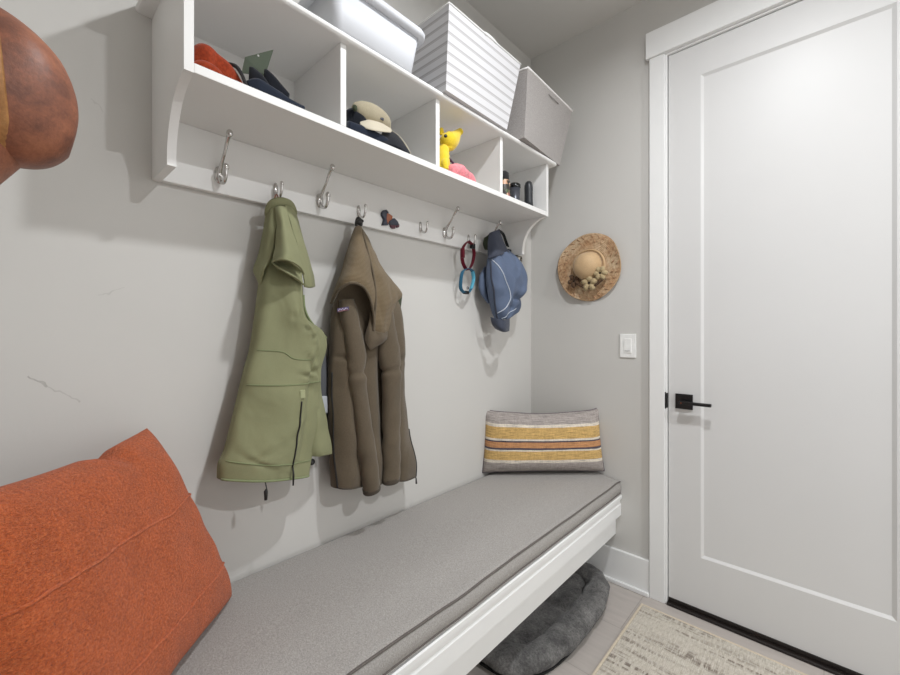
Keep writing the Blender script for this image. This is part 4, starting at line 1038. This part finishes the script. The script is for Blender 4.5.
# white plastic bin with rolled rim
wb = root('storage_bin', (.17, -1.29, TB), 'glossy white plastic bin at the left on the shelf', 'storage bin')
def rrect(x0, x1, y0, y1, r, z, n=8):
    P = []
    for cx_, cy_, a0 in ((x1 - r, y1 - r, 0), (x0 + r, y1 - r, pi / 2), (x0 + r, y0 + r, pi), (x1 - r, y0 + r, 3 * pi / 2)):
        for i in range(n + 1): t = a0 + pi / 2 * i / n; P.append(Vector((cx_ + r * cos(t), cy_ + r * sin(t), z)))
    return P
def stack(loops, mat, name, parent):
    n = len(loops[0]); vs = [p for l_ in loops for p in l_]; fs = []
    for i in range(len(loops) - 1):
        for j in range(n): fs.append((i * n + j, i * n + (j + 1) % n, (i + 1) * n + (j + 1) % n, (i + 1) * n + j))
    fs += [tuple(range(n))[::-1], tuple((len(loops) - 1) * n + j for j in range(n))]
    return mesh(name, vs, fs, mat, parent, True)
Zr = 2.128
loops = [rrect(.035, .288, -1.420, -1.156, .02, TB), rrect(.030, .294, -1.426, -1.150, .022, TB + .004), rrect(.018, .302, -1.432, -1.126, .026, Zr),
         rrect(.022, .298, -1.428, -1.130, .024, Zr), rrect(.036, .282, -1.410, -1.150, .02, TB + .006)]
stack(loops, M['binwhite'], 'tub', wb)
loops = [rrect(.016, .304, -1.436, -1.124, .026, Zr - .010), rrect(.005, .316, -1.448, -1.110, .034, Zr - .008), rrect(.004, .318, -1.450, -1.107, .035, Zr + .006), rrect(.009, .313, -1.444, -1.112, .033, Zr + .016), rrect(.018, .302, -1.434, -1.122, .028, Zr + .018)]
stack(loops, M['binwhite'], 'lid', wb)

# ================================================================== THINGS IN THE CUBBIES
FZ = BZ1 + .0006
def blob(name, path, radii, mat, parent, flat=1.0, wr=.004, wscale=24, nv=36, seg=26, floor=True):
    vs, fs = limb(path, radii, nv, seg, flat, wr, wscale)
    if floor:
        P = spl(path, nv)
        for i in range(nv):
            lo_ = min(vs[i * seg + j].z for j in range(seg)); c = P[i].z
            for j in range(seg):
                p = vs[i * seg + j]
                if p.z < c and lo_ > FZ: p.z = c - (c - p.z) * (c - FZ) / max(1e-5, c - lo_)
                p.z = max(p.z, FZ)
    return mesh(name, vs, fs, mat, parent)
def A(x, y, X): return at(x, y, X=X)
# first cubby
og = root('folded_beanie', (.19, -1.68, FZ), 'orange red folded knit garment in the first cubby', 'folded clothing')
blob('folded_knit', [A(193, 61, .18), A(203, 54, .18), A(215, 61, .18), A(229, 72, .19), A(242, 85, .20)], [.010, .019, .016, .013, .006], M['orangefab'], og, 1.3, .004)
blob('lower_fold', [A(193, 66, .235), A(203, 67, .24), A(214, 73, .245), A(224, 80, .25)], [.008, .013, .013, .006], M['orangefab'], og, 1.1, .003)
B().tube(spl([A(229, 64, .185), A(236, 66.5, .20), A(242, 75, .215), A(246.5, 87, .23)], 20), [.0045] * 20, 8).obj('dark_edging', M['darkfab'], og, True)
nh_ = root('navy_hat', (.19, -1.53, FZ), 'dark navy folded hat with green card tag in the first cubby', 'hat')
blob('folded_body', [A(247, 83, .215), A(255, 84, .215), A(266, 91, .215), A(279, 98, .22), A(291, 105, .225), A(304, 109, .23)], [.006, .013, .014, .013, .010, .004], M['navy'], nh_, 1.6)
blob('ear_flap', [A(250.5, 67.5, .19), A(252.5, 71, .195), A(258, 79, .20), A(268, 90, .205)], [.003, .010, .015, .010], M['navyblack'], nh_, 1.0, .002)
blob('ear_flap', [A(265.5, 70, .17), A(267.5, 74, .175), A(274, 83, .18), A(288, 97, .19)], [.003, .009, .014, .008], M['navyblack'], nh_, 1.0, .002)
cq = [A(245, 57, .13), A(273.5, 49.5, .17), A(265, 76, .16), A(241.5, 73, .12)]
mesh('card_tag', cq + [p + Vector((-.0012, .0006, 0)) for p in cq], [(0, 1, 2, 3), (7, 6, 5, 4), (0, 4, 5, 1), (1, 5, 6, 2), (2, 6, 7, 3), (3, 7, 4, 0)], M['card'], nh_, False, label='grey green cardboard tag')
ct_ = A(258.5, 56, .150); B().lathe([(.0001, -.0006), (.0026, -.0006), (.0026, .0006), (.0001, .0006)], ct_ + Vector((.001, -.001, 0)), 'x', 14).obj('hang_hole', M['shelfpaint'], bpy.data.objects['card_tag'])
# second cubby
nc = root('folded_hat', (.19, -1.22, FZ), 'crumpled navy cap lying under the khaki cap in the second cubby', 'cap')
blob('crown', [A(347, 124, .225), A(356, 129, .225), A(370, 136, .22), A(385, 144, .22), A(398, 150, .225), A(405, 153, .23)], [.008, .013, .014, .014, .012, .005], M['navy'], nc, 1.8)
blob('crumpled_side', [A(347, 113, .20), A(353, 113, .205), A(360, 118, .215), A(366, 126, .22)], [.010, .014, .013, .008], M['navyblack'], nc, 1.2)
sheet('brim', px([[(384, 130, .17), (392, 131.5, .18), (400, 138, .195), (404, 145, .21)], [(380, 138, .225), (392, 138, .235), (402, 144, .243), (410, 153.5, .248)], [(384, 145, .252), (394, 146, .258), (402, 150, .26), (408, 155, .256)]]), M['navyblack'], nc, .005, 24, 18)
B().tube(spl([A(391.5, 131, .178), A(399, 136.5, .195), A(405.5, 144.5, .22), A(410.3, 153.5, .248)], 24), .0024, 8).obj('brim_edge', M['khakilight'], nc, True)
kc = root('khaki_cap', (.18, -1.24, FZ + .07), 'khaki baseball cap on top of the navy cap', 'cap')
blob('crown', [A(352, 108, .20), A(358, 111, .205), A(367, 114.5, .21), A(376, 118.5, .21), A(384, 124, .21), A(389, 129.5, .21)], [.016, .029, .034, .033, .024, .008], M['khaki'], kc, 1.0, .003, 20, 40, 28, False)
sheet('brim', px([[(361, 121, .22), (371, 119.5, .226), (383, 122.5, .222), (391, 129, .212)], [(360, 124.5, .238), (371, 124, .246), (383, 127, .243), (391.5, 131, .228)], [(366, 128.5, .25), (374, 130.5, .258), (384, 132, .255), (391, 132.5, .24)]]), M['khakilight'], kc, .004, 24, 16)
B().ball(A(355, 108, .228), .008, .7, 1, 1.2).obj('strap_opening', M['olive'], kc, True)
p = A(381.6, 118.8, .238); B().box(p.x - .003, p.x + .003, p.y - .007, p.y + .007, p.z - .004, p.z + .004, .001).obj('clip', M['slate'], kc)
# third cubby
yp = root('plush_toy', (.2, -.95, FZ), 'yellow plush toy animal with long snout in the third cubby', 'plush toy')
blob('body', [A(441.5, 171, .23), A(442, 163, .225), A(442.5, 155, .22), A(443.5, 148, .215)], [.026, .028, .025, .020], M['plush'], yp, 1, .004, 30)
blob('head', [A(441.5, 136, .215), A(444.5, 138.5, .22), A(449, 141, .225), A(453, 139, .225), A(457, 134.5, .225), A(460, 131, .225)], [.012, .028, .033, .027, .017, .010], M['plush'], yp, .9, .002, 20, floor=False)
blob('muzzle', [A(447, 150, .225), A(449, 146, .228), A(453, 143, .228)], [.010, .018, .016], M['plush'], yp, .9, floor=False)
B().ball(A(460, 131.8, .228), .0125, 1, 1, 1).obj('nose', M['plush'], yp, True)
blob('ear', [A(441.5, 135, .21), A(441.5, 131, .212), A(442.5, 128.5, .212)], [.010, .012, .005], M['plush'], yp, .6, .001, floor=False)
B().ball(A(445.6, 136, .247), .0062).obj('eye', M['glossblack'], yp, True)
blob('arm', [A(446, 158, .24), A(444.5, 163, .25), A(446, 169.5, .255)], [.010, .012, .010], M['plush'], yp, 1, .002, floor=False)
B().tube(spl([A(445, 158, .245), A(449, 158.5, .245), A(452, 162, .245), A(454, 164, .24)], 14), .0038, 8).obj('neck_ribbon', M['purple'], yp, True)
B().tube(spl([A(449, 154, .23), A(448.5, 158, .24), A(450, 162.5, .24)], 12), .0032, 8).obj('neck_ribbon', M['purple'], yp, True)
pt_ = root('pink_cloth', (.23, -.86, FZ), 'crumpled pink fuzzy cloth beside the yellow plush toy', 'cloth')
blob('crumpled_cloth', [A(449, 168, .255), A(452.5, 167.5, .25), A(457.5, 169.5, .245), A(463, 174, .235), A(469, 178, .24), A(475, 182.5, .25)], [.008, .014, .018, .019, .015, .004], M['pink'], pt_, 1.5, .006, 45, 50, 34)
# fourth cubby
def bottle(name, px_, X, prof, mat, label, cat='bottle'):
    p = A(px_, 195, X); r = root(name, (p.x, p.y, FZ), label, cat); return r, Vector((p.x, p.y, FZ))
fr_, c = bottle('drink_bottle', 503.5, .20, None, None, 'floral printed bottle half hidden by the cubby divider')
B().lathe([(0.0001, 0.0000), (0.0264, 0.0000), (0.0282, 0.0040), (0.0282, 0.0880), (0.0246, 0.0960), (0.0001, 0.0960)], c, 'z', 28).obj('bottle_body', M['floral'], fr_, True)
B().lathe([(0.0001, 0.0955), (0.0238, 0.0955), (0.0246, 0.1000), (0.0238, 0.1280), (0.0158, 0.1340), (0.0001, 0.1350)], c, 'z', 28).obj('cap', M['darkfab'], fr_, True)
tr_, c = bottle('drink_tumbler', 514.6, .20, None, None, 'dark grey tumbler with black lid, middle of the three bottles')
B().lathe([(0.0001, 0.0000), (0.0208, 0.0000), (0.0220, 0.0037), (0.0248, 0.0856), (0.0001, 0.0856)], c, 'z', 28).obj('tumbler_body', M['slate'], tr_, True)
B().lathe([(0.0001, 0.0851), (0.0260, 0.0851), (0.0268, 0.0893), (0.0260, 0.1004), (0.0192, 0.1060), (0.0001, 0.1070)], c, 'z', 28).obj('lid', M['glossblack'], tr_, True)
cr_, c = bottle('drink_bottle', 528.6, .20, None, None, 'black round topped bottle at the right end of the shelf')
B().lathe([(0.0001, 0.0000), (0.0223, 0.0000), (0.0230, 0.0033), (0.0223, 0.0220), (0.0209, 0.0286), (0.0001, 0.0286)], c, 'z', 28).obj('base_ring', M['slate'], cr_, True)
B().lathe([(0.0001, 0.0288), (0.0212, 0.0288), (0.0198, 0.0495), (0.0191, 0.0825), (0.0200, 0.1100), (0.0191, 0.1276), (0.0151, 0.1408), (0.0086, 0.1474), (0.0001, 0.1496)], c, 'z', 28).obj('bottle_body', M['charcoal'], cr_, True)

# ================================================================== LIGHT
def downlight(x, y, label, power, spread=180):
    r = root('recessed_light', (x, y, H), label, 'ceiling light')
    B().lathe([(.052, -.0005), (.075, -.0005), (.076, -.003), (.073, -.006), (.056, -.007), (.052, -.0055)], (x, y, H), 'z', 40).obj('trim_ring', M['trim'], r, True)
    B().lathe([(.0001, -.002), (.052, -.002), (.052, -.0015), (.0001, -.0015)], (x, y, H), 'z', 32).obj('lens', M['lens'], r)
    L = bpy.data.lights.new('downlight', 'AREA'); L.shape = 'DISK'; L.size = .085; L.spread = radians(spread); L.energy = power; L.color = (.95, .975, 1)
    o_ = bpy.data.objects.new('downlight', L); COL.objects.link(o_); o_.location = (x, y, H - .009); return o_
downlight(1.13, -1.06, 'round recessed ceiling light in front of the white door', 23, 168)
downlight(2.72, -.97, 'round recessed ceiling light at the right end of the room', 44)
def fill_light(loc, rot, w, h, power):  # soft area lamp added out of view to raise the ambient light
    L = bpy.data.lights.new('added fill', 'AREA'); L.shape = 'RECTANGLE'; L.size = w; L.size_y = h; L.energy = power; L.color = (.94, .97, 1)
    o = bpy.data.objects.new('added fill', L); COL.objects.link(o); o.location = loc; o.rotation_euler = rot
fill_light((1.35, -4.19, 1.45), (radians(90), 0, 0), 2.1, 1.7, 7)  # added fill from the hall behind the camera
fill_light((XR - .01, -1.07, 1.35), (0, radians(90), 0), 2.0, 1.7, 14)  # added fill in front of the right wall, which has no window
W = bpy.data.worlds.new('World'); S.world = W; W.use_nodes = True
W.node_tree.nodes['Background'].inputs[0].default_value = (.9, .95, 1, 1); W.node_tree.nodes['Background'].inputs[1].default_value = .6

# ================================================================== CAMERA
cd = bpy.data.cameras.new('camera'); co = bpy.data.objects.new('camera', cd); COL.objects.link(co)
co.location = CAM; co.rotation_euler = (radians(90), 0, YAW)
cd.sensor_width = 36; cd.lens = FPX / 900 * 36; cd.shift_y = -(337.5 - HY) / 900; cd.clip_start = .02
S.camera = co
S.view_settings.view_transform = 'Standard'; S.view_settings.look = 'None'; S.view_settings.gamma = 1; S.view_settings.use_curve_mapping = False
S.view_settings.exposure = -0.12
S.cycles.max_bounces = 10; S.cycles.diffuse_bounces = 6
